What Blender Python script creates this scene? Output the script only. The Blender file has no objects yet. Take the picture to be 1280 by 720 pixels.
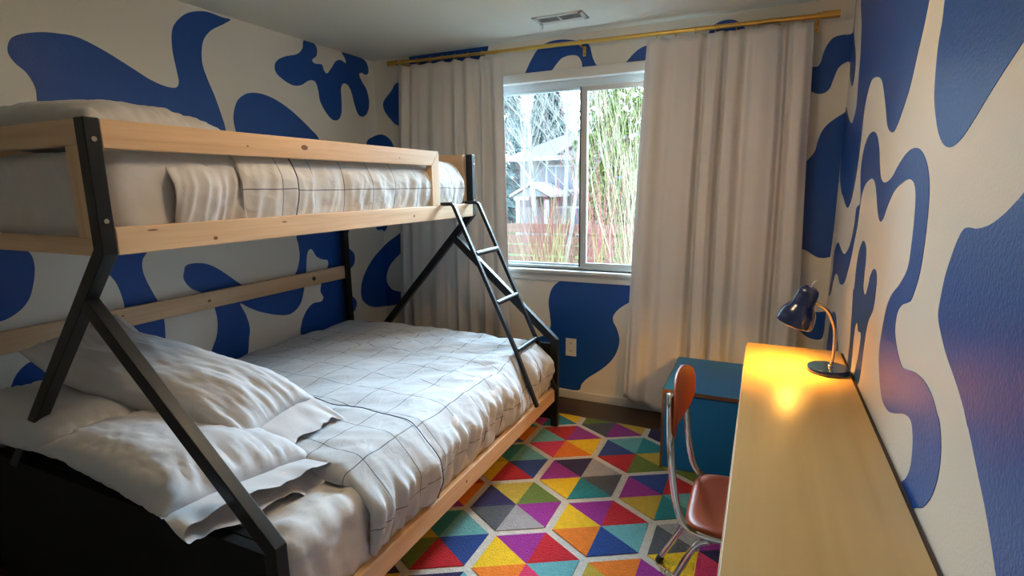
import bpy, bmesh, math, random
from mathutils import Vector, Matrix, noise
random.seed(7)
PI = math.pi
scene = bpy.context.scene
COL = scene.collection

# ------------------------------------------------------------------ camera
cam_d = bpy.data.cameras.new('camera'); cam = bpy.data.objects.new('camera', cam_d); COL.objects.link(cam)
cam_d.sensor_fit = 'HORIZONTAL'; cam_d.sensor_width = 36.0
cam_d.lens = 672.75 / 1280 * 36.0
cam_d.clip_start = 0.02; cam_d.clip_end = 300
_yaw, _pit, _rol = 0.4369, 0.1858, -0.0131
_f = Vector((-math.sin(_yaw) * math.cos(_pit), math.cos(_yaw) * math.cos(_pit), -math.sin(_pit)))
_r = Vector((math.cos(_yaw), math.sin(_yaw), 0)); _u = _r.cross(_f)
_r2 = math.cos(_rol) * _r + math.sin(_rol) * _u; _u2 = -math.sin(_rol) * _r + math.cos(_rol) * _u
cam.matrix_world = Matrix(((_r2.x, _u2.x, -_f.x, 2.7635), (_r2.y, _u2.y, -_f.y, -3.4838), (_r2.z, _u2.z, -_f.z, 1.4941), (0, 0, 0, 1)))
scene.camera = cam

# ------------------------------------------------------------------ view, sky
scene.view_settings.view_transform = 'Standard'; scene.view_settings.look = 'None'
scene.view_settings.exposure = 0.72; scene.view_settings.gamma = 1.0
scene.view_settings.use_curve_mapping = False
world = bpy.data.worlds.new('overcast_sky'); scene.world = world; world.use_nodes = True
_bg = world.node_tree.nodes['Background']
_bg.inputs['Color'].default_value = (0.64, 0.83, 1.0, 1); _bg.inputs['Strength'].default_value = 5.2

# daylight from the open sky above the garden, aimed at the window
def area_light(name, loc, target, sx, sy, power, color):
    d = bpy.data.lights.new(name, 'AREA'); d.shape = 'RECTANGLE'; d.size = sx; d.size_y = sy
    d.energy = power; d.color = color
    o = bpy.data.objects.new(name, d); COL.objects.link(o); o.location = loc
    o.rotation_euler = (Vector(target) - Vector(loc)).to_track_quat('-Z', 'Y').to_euler()
    return o
area_light('window_daylight', (1.65, 1.6, 3.3), (1.5, -1.6, 0.6), 3.4, 2.2, 1300, (0.60, 0.81, 1.0))

# ------------------------------------------------------------------ room size
W = 3.123; H = 2.44; YF = -4.4

# ------------------------------------------------------------------ materials
MATS = {}
def mat(name, color, rough=0.5, metal=0.0, spec=0.5, var=0.0, vscale=8.0, bump=0.0, bscale=60.0, stretch=(1, 1, 1), sheen=0.0, coat=0.0, bdetail=3.0):
    if name in MATS: return MATS[name]
    m = bpy.data.materials.new(name); m.use_nodes = True; nt = m.node_tree; N = nt.nodes; Lk = nt.links
    b = N['Principled BSDF']
    b.inputs['Base Color'].default_value = (*color, 1); b.inputs['Roughness'].default_value = rough
    b.inputs['Metallic'].default_value = metal; b.inputs['Specular IOR Level'].default_value = spec
    if sheen: b.inputs['Sheen Weight'].default_value = sheen
    if coat: b.inputs['Coat Weight'].default_value = coat; b.inputs['Coat Roughness'].default_value = 0.15
    tc = N.new('ShaderNodeTexCoord'); mp = N.new('ShaderNodeMapping'); mp.inputs['Scale'].default_value = stretch
    Lk.new(tc.outputs['Object'], mp.inputs['Vector'])
    if var:
        n = N.new('ShaderNodeTexNoise'); n.inputs['Scale'].default_value = vscale; n.inputs['Detail'].default_value = 4
        Lk.new(mp.outputs[0], n.inputs['Vector'])
        r = N.new('ShaderNodeMapRange'); r.inputs['To Min'].default_value = 1 - var; r.inputs['To Max'].default_value = 1 + var
        Lk.new(n.outputs['Fac'], r.inputs['Value'])
        mx = N.new('ShaderNodeVectorMath'); mx.operation = 'SCALE'; mx.inputs[0].default_value = color
        Lk.new(r.outputs[0], mx.inputs['Scale']); Lk.new(mx.outputs[0], b.inputs['Base Color'])
    if bump:
        n2 = N.new('ShaderNodeTexNoise'); n2.inputs['Scale'].default_value = bscale; n2.inputs['Detail'].default_value = bdetail
        Lk.new(mp.outputs[0], n2.inputs['Vector'])
        bp = N.new('ShaderNodeBump'); bp.inputs['Strength'].default_value = bump; bp.inputs['Distance'].default_value = 0.01
        Lk.new(n2.outputs['Fac'], bp.inputs['Height']); Lk.new(bp.outputs[0], b.inputs['Normal'])
    MATS[name] = m; return m

def wood(name, c1, c2, axis=0, rough=0.5, knots=True, gs=1.0):
    if name in MATS: return MATS[name]
    m = bpy.data.materials.new(name); m.use_nodes = True; nt = m.node_tree; N = nt.nodes; Lk = nt.links
    b = N['Principled BSDF']; b.inputs['Roughness'].default_value = rough; b.inputs['Specular IOR Level'].default_value = 0.35
    tc = N.new('ShaderNodeTexCoord'); mp = N.new('ShaderNodeMapping')
    s = [14.0 * gs] * 3; s[axis] = 0.9 * gs; mp.inputs['Scale'].default_value = s
    Lk.new(tc.outputs['Object'], mp.inputs['Vector'])
    n = N.new('ShaderNodeTexNoise'); n.inputs['Scale'].default_value = 1.6; n.inputs['Detail'].default_value = 6; n.inputs['Distortion'].default_value = 0.6
    Lk.new(mp.outputs[0], n.inputs['Vector'])
    s2 = [60.0 * gs] * 3; s2[axis] = 2.0 * gs
    mp2 = N.new('ShaderNodeMapping'); mp2.inputs['Scale'].default_value = s2; Lk.new(tc.outputs['Object'], mp2.inputs['Vector'])
    n2 = N.new('ShaderNodeTexNoise'); n2.inputs['Scale'].default_value = 1.5; n2.inputs['Detail'].default_value = 3; Lk.new(mp2.outputs[0], n2.inputs['Vector'])
    ad = N.new('ShaderNodeMath'); ad.operation = 'MULTIPLY_ADD'; ad.inputs[1].default_value = 0.45
    Lk.new(n2.outputs['Fac'], ad.inputs[0]); Lk.new(n.outputs['Fac'], ad.inputs[2])
    cr = N.new('ShaderNodeValToRGB'); cr.color_ramp.elements[0].position = 0.5; cr.color_ramp.elements[1].position = 0.95
    cr.color_ramp.elements[0].color = (*c1, 1); cr.color_ramp.elements[1].color = (*c2, 1)
    Lk.new(ad.outputs[0], cr.inputs['Fac'])
    col = cr.outputs['Color']
    if knots:
        s3 = [5.0] * 3; s3[axis] = 2.2
        mp3 = N.new('ShaderNodeMapping'); mp3.inputs['Scale'].default_value = s3; Lk.new(tc.outputs['Object'], mp3.inputs['Vector'])
        v = N.new('ShaderNodeTexVoronoi'); v.inputs['Scale'].default_value = 1.0; Lk.new(mp3.outputs[0], v.inputs['Vector'])
        r = N.new('ShaderNodeValToRGB'); r.color_ramp.elements[0].position = 0.03; r.color_ramp.elements[1].position = 0.075
        r.color_ramp.elements[0].color = (0.30, 0.13, 0.05, 1); r.color_ramp.elements[1].color = (1, 1, 1, 1)
        Lk.new(v.outputs['Distance'], r.inputs['Fac'])
        mx = N.new('ShaderNodeMix'); mx.data_type = 'RGBA'; mx.blend_type = 'MULTIPLY'; mx.inputs[0].default_value = 1
        Lk.new(col, mx.inputs[6]); Lk.new(r.outputs['Color'], mx.inputs[7]); col = mx.outputs[2]
    Lk.new(col, b.inputs['Base Color'])
    bp = N.new('ShaderNodeBump'); bp.inputs['Strength'].default_value = 0.12; bp.inputs['Distance'].default_value = 0.004
    Lk.new(n2.outputs['Fac'], bp.inputs['Height']); Lk.new(bp.outputs[0], b.inputs['Normal'])
    MATS[name] = m; return m

def grid_cloth(name, color, line, pitch, width, origin=(0, 0), bump=0.25):
    """printed window-pane check that follows the cloth's own UV metres"""
    m = bpy.data.materials.new(name); m.use_nodes = True; nt = m.node_tree; N = nt.nodes; Lk = nt.links
    b = N['Principled BSDF']; b.inputs['Roughness'].default_value = 0.75; b.inputs['Specular IOR Level'].default_value = 0.3; b.inputs['Sheen Weight'].default_value = 0.2
    uv = N.new('ShaderNodeUVMap'); uv.uv_map = 'cloth'
    sp = N.new('ShaderNodeSeparateXYZ'); Lk.new(uv.outputs[0], sp.inputs[0])
    outs = []
    for k in range(2):
        a = N.new('ShaderNodeMath'); a.operation = 'ADD'; a.inputs[1].default_value = origin[k] + 50 * pitch; Lk.new(sp.outputs[k], a.inputs[0])
        d = N.new('ShaderNodeMath'); d.operation = 'PINGPONG'; d.inputs[1].default_value = pitch / 2; Lk.new(a.outputs[0], d.inputs[0])
        l = N.new('ShaderNodeMapRange'); l.inputs['From Min'].default_value = width * 0.5; l.inputs['From Max'].default_value = width
        l.inputs['To Min'].default_value = 1; l.inputs['To Max'].default_value = 0; Lk.new(d.outputs[0], l.inputs['Value'])
        outs.append(l.outputs[0])
    mxm = N.new('ShaderNodeMath'); mxm.operation = 'MAXIMUM'; Lk.new(outs[0], mxm.inputs[0]); Lk.new(outs[1], mxm.inputs[1])
    mx = N.new('ShaderNodeMix'); mx.data_type = 'RGBA'; mx.inputs[6].default_value = (*color, 1); mx.inputs[7].default_value = (*line, 1)
    Lk.new(mxm.outputs[0], mx.inputs[0]); Lk.new(mx.outputs[2], b.inputs['Base Color'])
    n = N.new('ShaderNodeTexNoise'); n.inputs['Scale'].default_value = 22; n.inputs['Detail'].default_value = 5; n.inputs['Distortion'].default_value = 0.8
    mp = N.new('ShaderNodeMapping'); mp.inputs['Scale'].default_value = (1.0, 0.45, 1); mp.inputs['Rotation'].default_value = (0, 0, 0.5)
    Lk.new(uv.outputs[0], mp.inputs['Vector']); Lk.new(mp.outputs[0], n.inputs['Vector'])
    bp = N.new('ShaderNodeBump'); bp.inputs['Strength'].default_value = bump; bp.inputs['Distance'].default_value = 0.02
    Lk.new(n.outputs['Fac'], bp.inputs['Height']); Lk.new(bp.outputs[0], b.inputs['Normal'])
    MATS[name] = m; return m

def glass_mat(name):
    m = bpy.data.materials.new(name); m.use_nodes = True; nt = m.node_tree; N = nt.nodes; Lk = nt.links
    for n in list(N):
        if n.type == 'BSDF_PRINCIPLED': N.remove(n)
    t = N.new('ShaderNodeBsdfTransparent'); t.inputs['Color'].default_value = (0.95, 0.98, 0.98, 1)
    g = N.new('ShaderNodeBsdfGlossy'); g.inputs['Roughness'].default_value = 0.02
    fr = N.new('ShaderNodeFresnel'); fr.inputs['IOR'].default_value = 1.45
    mx = N.new('ShaderNodeMixShader'); Lk.new(fr.outputs[0], mx.inputs[0]); Lk.new(t.outputs[0], mx.inputs[1]); Lk.new(g.outputs[0], mx.inputs[2])
    Lk.new(mx.outputs[0], N['Material Output'].inputs['Surface'])
    MATS[name] = m; return m

def emit_mat(name, color, strength):
    m = bpy.data.materials.new(name); m.use_nodes = True; b = m.node_tree.nodes['Principled BSDF']
    b.inputs['Base Color'].default_value = (*color, 1); b.inputs['Emission Color'].default_value = (*color, 1); b.inputs['Emission Strength'].default_value = strength
    return m

# ------------------------------------------------------------------ mesh helpers
class MB:
    def __init__(s): s.v = []; s.f = []; s.uv = None
    def box(s, x0, x1, y0, y1, z0, z1):
        k = len(s.v)
        s.v += [(x0, y0, z0), (x1, y0, z0), (x1, y1, z0), (x0, y1, z0), (x0, y0, z1), (x1, y0, z1), (x1, y1, z1), (x0, y1, z1)]
        s.f += [tuple(k + i for i in q) for q in ((0, 3, 2, 1), (4, 5, 6, 7), (0, 1, 5, 4), (1, 2, 6, 5), (2, 3, 7, 6), (3, 0, 4, 7))]
        return s
    def prism(s, poly, fn, t0, t1):
        """poly: 2-D points, fn(a, b, t) -> xyz"""
        k = len(s.v); n = len(poly)
        s.v += [fn(a, b, t0) for a, b in poly] + [fn(a, b, t1) for a, b in poly]
        s.f += [tuple(range(k + n - 1, k - 1, -1)), tuple(range(k + n, k + 2 * n))]
        s.f += [(k + i, k + (i + 1) % n, k + n + (i + 1) % n, k + n + i) for i in range(n)]
        return s
    def tube(s, pts, r, n=10, cap=True):
        pts = [Vector(p) for p in pts]; rs = r if isinstance(r, (list, tuple)) else [r] * len(pts)
        k = len(s.v); up = None
        for i, p in enumerate(pts):
            d = (pts[min(i + 1, len(pts) - 1)] - pts[max(i - 1, 0)]).normalized()
            if up is None:
                up = Vector((0, 0, 1)) if abs(d.z) < 0.9 else Vector((1, 0, 0))
            a = d.cross(up)
            if a.length < 1e-5: a = d.cross(Vector((0.3, 1, 0.2)))
            a.normalize(); b = a.cross(d).normalized(); up = b
            for j in range(n):
                t = 2 * PI * j / n; s.v.append(tuple(p + a * (rs[i] * math.cos(t)) + b * (rs[i] * math.sin(t))))
        for i in range(len(pts) - 1):
            for j in range(n):
                s.f.append((k + i * n + j, k + i * n + (j + 1) % n, k + (i + 1) * n + (j + 1) % n, k + (i + 1) * n + j))
        if cap:
            s.f.append(tuple(range(k + n - 1, k - 1, -1))); m = k + (len(pts) - 1) * n; s.f.append(tuple(range(m, m + n)))
        return s
    def lathe(s, prof, n=32, origin=(0, 0, 0), axis=(0, 0, 1), cap=True):
        q = Vector((0, 0, 1)).rotation_difference(Vector(axis).normalized()); o = Vector(origin); k = len(s.v)
        for r, z in prof:
            for j in range(n):
                t = 2 * PI * j / n; s.v.append(tuple(o + q @ Vector((r * math.cos(t), r * math.sin(t), z))))
        for i in range(len(prof) - 1):
            for j in range(n):
                s.f.append((k + i * n + j, k + i * n + (j + 1) % n, k + (i + 1) * n + (j + 1) % n, k + (i + 1) * n + j))
        if cap and prof[0][0] > 1e-4: s.f.append(tuple(range(k + n - 1, k - 1, -1)))
        if cap and prof[-1][0] > 1e-4: m = k + (len(prof) - 1) * n; s.f.append(tuple(range(m, m + n)))
        return s
    def grid(s, fn, nu, nv, uvfn=None, wrap=False):
        k = len(s.v)
        for j in range(nv + 1):
            for i in range(nu + 1): s.v.append(tuple(fn(i / nu, j / nv)))
        for j in range(nv):
            for i in range(nu):
                a = k + j * (nu + 1) + i; s.f.append((a, a + 1, a + nu + 2, a + nu + 1))
        if uvfn:
            s.uv = {k + j * (nu + 1) + i: uvfn(i / nu, j / nv) for j in range(nv + 1) for i in range(nu + 1)}
        return s
    def build(s, name, material, parent=None, smooth=False, bevel=0.0, solid=0.0, weld=False, subsurf=0, auto=None):
        me = bpy.data.meshes.new(name); me.from_pydata(s.v, [], s.f); me.validate()
        if s.uv:
            ul = me.uv_layers.new(name='cloth')
            for l in me.loops: ul.data[l.index].uv = s.uv.get(l.vertex_index, (0, 0))
        bm = bmesh.new(); bm.from_mesh(me)
        if weld: bmesh.ops.remove_doubles(bm, verts=bm.verts, dist=1e-5)
        bmesh.ops.recalc_face_normals(bm, faces=bm.faces)
        if smooth:
            for f in bm.faces: f.smooth = True
        bm.to_mesh(me); bm.free()
        me.materials.append(material)
        o = bpy.data.objects.new(name, me); COL.objects.link(o)
        if parent is not None: attach(o, parent)
        if solid:
            md = o.modifiers.new('solid', 'SOLIDIFY'); md.thickness = solid; md.offset = -1
        if subsurf:
            md = o.modifiers.new('sub', 'SUBSURF'); md.levels = subsurf; md.render_levels = subsurf
        if bevel:
            md = o.modifiers.new('bevel', 'BEVEL'); md.width = bevel; md.segments = 2; md.limit_method = 'ANGLE'; md.angle_limit = 0.6
            if not smooth:
                for p in me.polygons: p.use_smooth = True
                w = o.modifiers.new('wn', 'WEIGHTED_NORMAL'); w.keep_sharp = True
        elif smooth and auto:
            me.set_sharp_from_angle(angle=auto)
        return o
def attach(o, parent):
    o.parent = parent
    o.matrix_parent_inverse = parent.matrix_basis.inverted()
def tag(o, label, cat, group=None):
    o['label'] = label; o['category'] = cat
    if group: o['group'] = group
    return o
def thing(name, label, cat, loc=(0, 0, 0), group=None):
    o = bpy.data.objects.new(name, None); COL.objects.link(o); o.location = loc; o.empty_display_size = 0.1
    return tag(o, label, cat, group)
def struct(o): o['kind'] = 'structure'; return o
def sm(a, b, x):
    t = min(max((x - a) / (b - a), 0), 1); return t * t * (3 - 2 * t)
def nz(x, y, z=0.0): return noise.noise(Vector((x, y, z)))
def catmull(P, n=6, closed=True):
    m = len(P); o = []
    for i in range(m if closed else m - 1):
        if closed: a, b, c, d = P[i - 1], P[i], P[(i + 1) % m], P[(i + 2) % m]
        else: a, b, c, d = P[max(i - 1, 0)], P[i], P[i + 1], P[min(i + 2, m - 1)]
        for k in range(n):
            t = k / n
            o.append(tuple(0.5 * (2 * b[j] + (c[j] - a[j]) * t + (2 * a[j] - 5 * b[j] + 4 * c[j] - d[j]) * t * t + (3 * b[j] - a[j] - 3 * c[j] + d[j]) * t ** 3) for j in range(len(b))))
    if not closed: o.append(tuple(P[-1]))
    return o

# outlines of the painted wall shapes, in metres along and up each wall
MURAL_LEFT_SHARP=[
 ((-0.001,1.036), (-0.006,1.033), (-0.046,1.012), (-0.084,0.990), (-0.120,0.968), (-0.152,0.945), (-0.181,0.921), (-0.207,0.896), (-0.232,0.870), (-0.252,0.845), (-0.269,0.820), (-0.283,0.796), (-0.293,0.770), (-0.299,0.746), (-0.303,0.722), (-0.304,0.701), (-0.302,0.683), (-0.297,0.666), (-0.289,0.650), (-0.278,0.636), (-0.265,0.623), (-0.250,0.610), (-0.231,0.598), (-0.210,0.587), (-0.187,0.578), (-0.162,0.569), (-0.136,0.563), (-0.108,0.558), (-0.078,0.554), (-0.046,0.551), (-0.013,0.547), (-0.001,0.545)),
 ((-0.134,1.831), (-0.124,1.849), (-0.113,1.861), (-0.101,1.868), (-0.087,1.873), (-0.070,1.879), (-0.051,1.887), (-0.029,1.895), (-0.005,1.902), (-0.001,1.903), (-0.001,1.166), (-0.008,1.170), (-0.022,1.170), (-0.037,1.169), (-0.052,1.169), (-0.067,1.175), (-0.081,1.189), (-0.094,1.211), (-0.106,1.239), (-0.118,1.273), (-0.128,1.311), (-0.137,1.355), (-0.145,1.408), (-0.152,1.469), (-0.157,1.534), (-0.161,1.595), (-0.162,1.648), (-0.160,1.694), (-0.156,1.735), (-0.150,1.773), (-0.143,1.805)),
]
MURAL_LEFT=[
 ((-2.193,1.853), (-2.191,1.918), (-2.211,1.973), (-2.245,2.007), (-2.262,2.038), (-2.259,2.072), (-2.241,2.104), (-2.203,2.127), (-2.135,2.149), (-2.069,2.158), (-2.002,2.158), (-1.911,2.128), (-1.803,2.077), (-1.712,2.032), (-1.641,2.012), (-1.587,2.013), (-1.566,2.041), (-1.569,2.091), (-1.579,2.190), (-1.572,2.276), (-1.545,2.332), (-1.482,2.391), (-1.404,2.423), (-1.343,2.432), (-1.272,2.427), (-1.220,2.428), (-1.267,2.393), (-1.345,2.344), (-1.396,2.288), (-1.418,2.223), (-1.421,2.155), (-1.404,2.090), (-1.370,2.002), (-1.338,1.895), (-1.324,1.829), (-1.315,1.702), (-1.414,1.585), (-1.627,1.520), (-1.915,1.549), (-2.112,1.625), (-2.184,1.733)),
 ((-1.261,1.830), (-1.266,1.903), (-1.244,1.971), (-1.209,2.016), (-1.145,2.050), (-1.060,2.058), (-0.964,2.041), (-0.864,2.000), (-0.772,1.946), (-0.676,1.879), (-0.622,1.831), (-0.584,1.718), (-0.757,1.614), (-1.049,1.599), (-1.229,1.690)),
 ((-0.686,2.439), (-0.703,2.388), (-0.753,2.342), (-0.853,2.308), (-0.914,2.275), (-0.941,2.235), (-0.930,2.194), (-0.869,2.160), (-0.799,2.144), (-0.736,2.158), (-0.668,2.196), (-0.615,2.197), (-0.593,2.148), (-0.580,2.073), (-0.526,2.001), (-0.472,1.967), (-0.418,1.976), (-0.383,2.027), (-0.374,2.119), (-0.372,2.190), (-0.341,2.229), (-0.296,2.222), (-0.263,2.176), (-0.239,2.096), (-0.203,2.032), (-0.147,2.025), (-0.096,2.066), (-0.075,2.138), (-0.095,2.221), (-0.146,2.277), (-0.169,2.319), (-0.141,2.334), (-0.091,2.328), (-0.061,2.359), (-0.076,2.415), (-0.130,2.439), (-0.210,2.439), (-0.333,2.439), (-0.309,2.402), (-0.306,2.372), (-0.356,2.383), (-0.408,2.363), (-0.450,2.316), (-0.498,2.269), (-0.524,2.283), (-0.543,2.318), (-0.603,2.313), (-0.627,2.330), (-0.583,2.367), (-0.578,2.415), (-0.607,2.439)),
 ((-2.571,1.317), (-2.454,1.299), (-2.343,1.276), (-2.307,1.247), (-2.300,1.189), (-2.316,1.115), (-2.341,1.055), (-2.382,1.013), (-2.445,0.987), (-2.553,0.991), (-2.638,1.091), (-2.633,1.224)),
 ((-2.046,1.251), (-2.038,1.174), (-2.026,1.122), (-2.000,1.075), (-1.983,1.007), (-1.978,0.947), (-1.990,0.868), (-2.009,0.806), (-2.013,0.694), (-1.933,0.607), (-1.821,0.595), (-1.816,0.666), (-1.802,0.791), (-1.802,0.855), (-1.820,0.945), (-1.831,0.978), (-1.858,1.052), (-1.871,1.114), (-1.864,1.165), (-1.838,1.200), (-1.799,1.271), (-1.904,1.337), (-2.012,1.317)),
 ((-1.664,1.076), (-1.649,1.106), (-1.598,1.112), (-1.529,1.098), (-1.461,1.058), (-1.392,1.001), (-1.329,0.950), (-1.240,0.904), (-1.133,0.879), (-1.014,0.893), (-0.920,0.953), (-0.876,1.050), (-0.875,1.130), (-0.886,1.190), (-0.881,1.306), (-0.678,1.356), (-0.417,1.323), (-0.369,1.233), (-0.433,1.106), (-0.351,1.019), (-0.359,0.941), (-0.430,0.883), (-0.443,0.750), (-0.363,0.666), (-0.376,0.599), (-0.446,0.556), (-0.506,0.444), (-0.667,0.374), (-0.884,0.456), (-0.922,0.550), (-0.907,0.609), (-0.890,0.646), (-0.845,0.698), (-0.787,0.728), (-0.718,0.725), (-0.692,0.752), (-0.715,0.799), (-0.687,0.879), (-0.630,0.956), (-0.625,1.002), (-0.673,1.015), (-0.726,1.042), (-0.761,1.093), (-0.794,1.091), (-0.815,1.043), (-0.831,0.943), (-0.865,0.826), (-0.906,0.742), (-0.987,0.698), (-1.083,0.710), (-1.214,0.758), (-1.295,0.803), (-1.352,0.839), (-1.321,0.763), (-1.305,0.685), (-1.318,0.614), (-1.351,0.511), (-1.477,0.476), (-1.582,0.545), (-1.564,0.610), (-1.523,0.686), (-1.507,0.770), (-1.515,0.850), (-1.527,0.904), (-1.567,0.940), (-1.616,0.966), (-1.647,0.992), (-1.671,1.037)),
 ((-2.467,0.661), (-2.445,0.722), (-2.423,0.760), (-2.390,0.788), (-2.352,0.797), (-2.306,0.780), (-2.268,0.716), (-2.269,0.623), (-2.344,0.559), (-2.424,0.591)),
]
MURAL_BACK=[
 ((0.224,2.270), (0.154,2.214), (0.082,2.150), (0.072,2.110), (0.091,2.062), (0.147,2.000), (0.204,1.961), (0.432,1.902), (0.545,2.065), (0.450,2.239)),
 ((1.260,2.228), (1.280,2.285), (1.309,2.332), (1.343,2.374), (1.385,2.402), (1.445,2.417), (1.500,2.419), (1.563,2.411), (1.625,2.396), (1.687,2.371), (1.705,2.338), (1.718,2.289), (1.736,2.252), (1.754,2.222), (1.715,2.202), (1.654,2.208), (1.649,2.256), (1.635,2.290), (1.617,2.308), (1.591,2.316), (1.546,2.315), (1.509,2.303), (1.473,2.270), (1.436,2.233), (1.351,2.203)),
 ((1.917,2.218), (1.943,2.250), (1.982,2.288), (2.026,2.314), (2.066,2.320), (2.117,2.311), (2.150,2.266), (2.160,2.205), (2.130,2.185), (2.010,2.193)),
 ((2.402,2.337), (2.426,2.381), (2.467,2.403), (2.527,2.404), (2.576,2.379), (2.598,2.347), (2.602,2.325), (2.576,2.269), (2.493,2.258), (2.418,2.288)),
 ((2.992,0.744), (3.011,0.765), (3.081,0.762), (3.122,0.765), (3.122,0.720), (3.122,0.657), (3.110,0.602), (3.057,0.601), (3.009,0.630), (2.980,0.680)),
 ((1.421,0.687), (1.440,0.776), (1.485,0.831), (1.548,0.852), (1.774,0.858), (2.021,0.852), (2.116,0.831), (2.071,0.763), (2.008,0.741), (1.928,0.685), (1.888,0.631), (1.889,0.589), (1.915,0.540), (1.933,0.466), (1.918,0.387), (1.878,0.312), (1.810,0.241), (1.715,0.166), (1.671,0.114), (1.644,0.065), (1.497,0.065), (1.421,0.065), (1.248,0.250), (1.307,0.396), (1.403,0.452), (1.436,0.510), (1.431,0.599)),
 ((2.932,2.116), (2.948,2.111), (2.973,2.112), (2.986,2.135), (2.994,2.177), (3.012,2.222), (3.038,2.250), (3.073,2.257), (3.108,2.255), (3.122,2.253), (3.122,2.122), (3.113,2.122), (3.086,2.109), (3.066,2.083), (3.052,2.037), (3.038,1.991), (3.011,1.969), (2.981,1.970), (2.958,1.980), (2.927,2.000), (2.913,2.074)),
 ((2.959,1.615), (2.993,1.662), (3.004,1.721), (3.021,1.773), (3.045,1.807), (3.079,1.836), (3.111,1.857), (3.122,1.864), (3.122,1.830), (3.122,1.697), (3.122,1.551), (3.122,1.444), (3.122,1.440), (3.122,1.420), (3.122,1.372), (3.122,1.268), (3.122,1.356), (3.121,1.221), (3.117,1.090), (3.112,1.082), (3.078,1.075), (3.045,1.083), (2.995,1.115), (2.950,1.147), (2.939,1.292), (2.953,1.265), (2.942,1.402), (2.939,1.587)),
]
MURAL_BACK_SHARP=[
 ((0.331,2.439), (0.984,2.439), (0.973,2.397), (0.884,2.333), (0.723,2.318), (0.523,2.337), (0.330,2.389)),
 ((0.229,1.204), (0.217,1.200), (0.207,1.191), (0.197,1.178), (0.185,1.163), (0.168,1.147), (0.145,1.132), (0.117,1.116), (0.087,1.097), (0.056,1.078), (0.025,1.056), (0.001,1.036), (0.001,0.545), (0.017,0.548), (0.046,0.553), (0.074,0.558), (0.103,0.565), (0.132,0.571), (0.162,0.579), (0.195,0.587), (0.226,0.596), (0.252,0.605), (0.271,0.615), (0.282,0.627), (0.289,0.640), (0.289,0.653), (0.285,0.664), (0.274,0.673), (0.255,0.676), (0.227,0.677), (0.196,0.675), (0.164,0.674), (0.138,0.674), (0.118,0.676), (0.101,0.678), (0.086,0.680), (0.073,0.684), (0.060,0.690), (0.048,0.699), (0.037,0.709), (0.027,0.721), (0.019,0.733), (0.014,0.745), (0.011,0.757), (0.010,0.770), (0.011,0.783), (0.014,0.797), (0.018,0.811), (0.024,0.827), (0.031,0.844), (0.040,0.861), (0.051,0.878), (0.064,0.896), (0.079,0.913), (0.098,0.930), (0.117,0.947), (0.138,0.964), (0.157,0.980), (0.178,0.997), (0.200,1.014), (0.222,1.031), (0.242,1.047), (0.258,1.063), (0.272,1.080), (0.285,1.096), (0.295,1.113), (0.300,1.128), (0.301,1.143), (0.293,1.158), (0.279,1.174), (0.262,1.188), (0.244,1.199)),
 ((0.001,1.903), (0.014,1.905), (0.032,1.905), (0.047,1.904), (0.062,1.900), (0.076,1.895), (0.089,1.888), (0.101,1.880), (0.112,1.871), (0.121,1.863), (0.130,1.852), (0.139,1.837), (0.148,1.817), (0.159,1.791), (0.173,1.760), (0.185,1.724), (0.195,1.687), (0.199,1.647), (0.198,1.606), (0.192,1.561), (0.183,1.515), (0.171,1.467), (0.156,1.420), (0.137,1.369), (0.112,1.314), (0.085,1.260), (0.059,1.213), (0.039,1.179), (0.025,1.162), (0.016,1.157), (0.009,1.160), (0.002,1.166), (0.001,1.166)),
]
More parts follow.
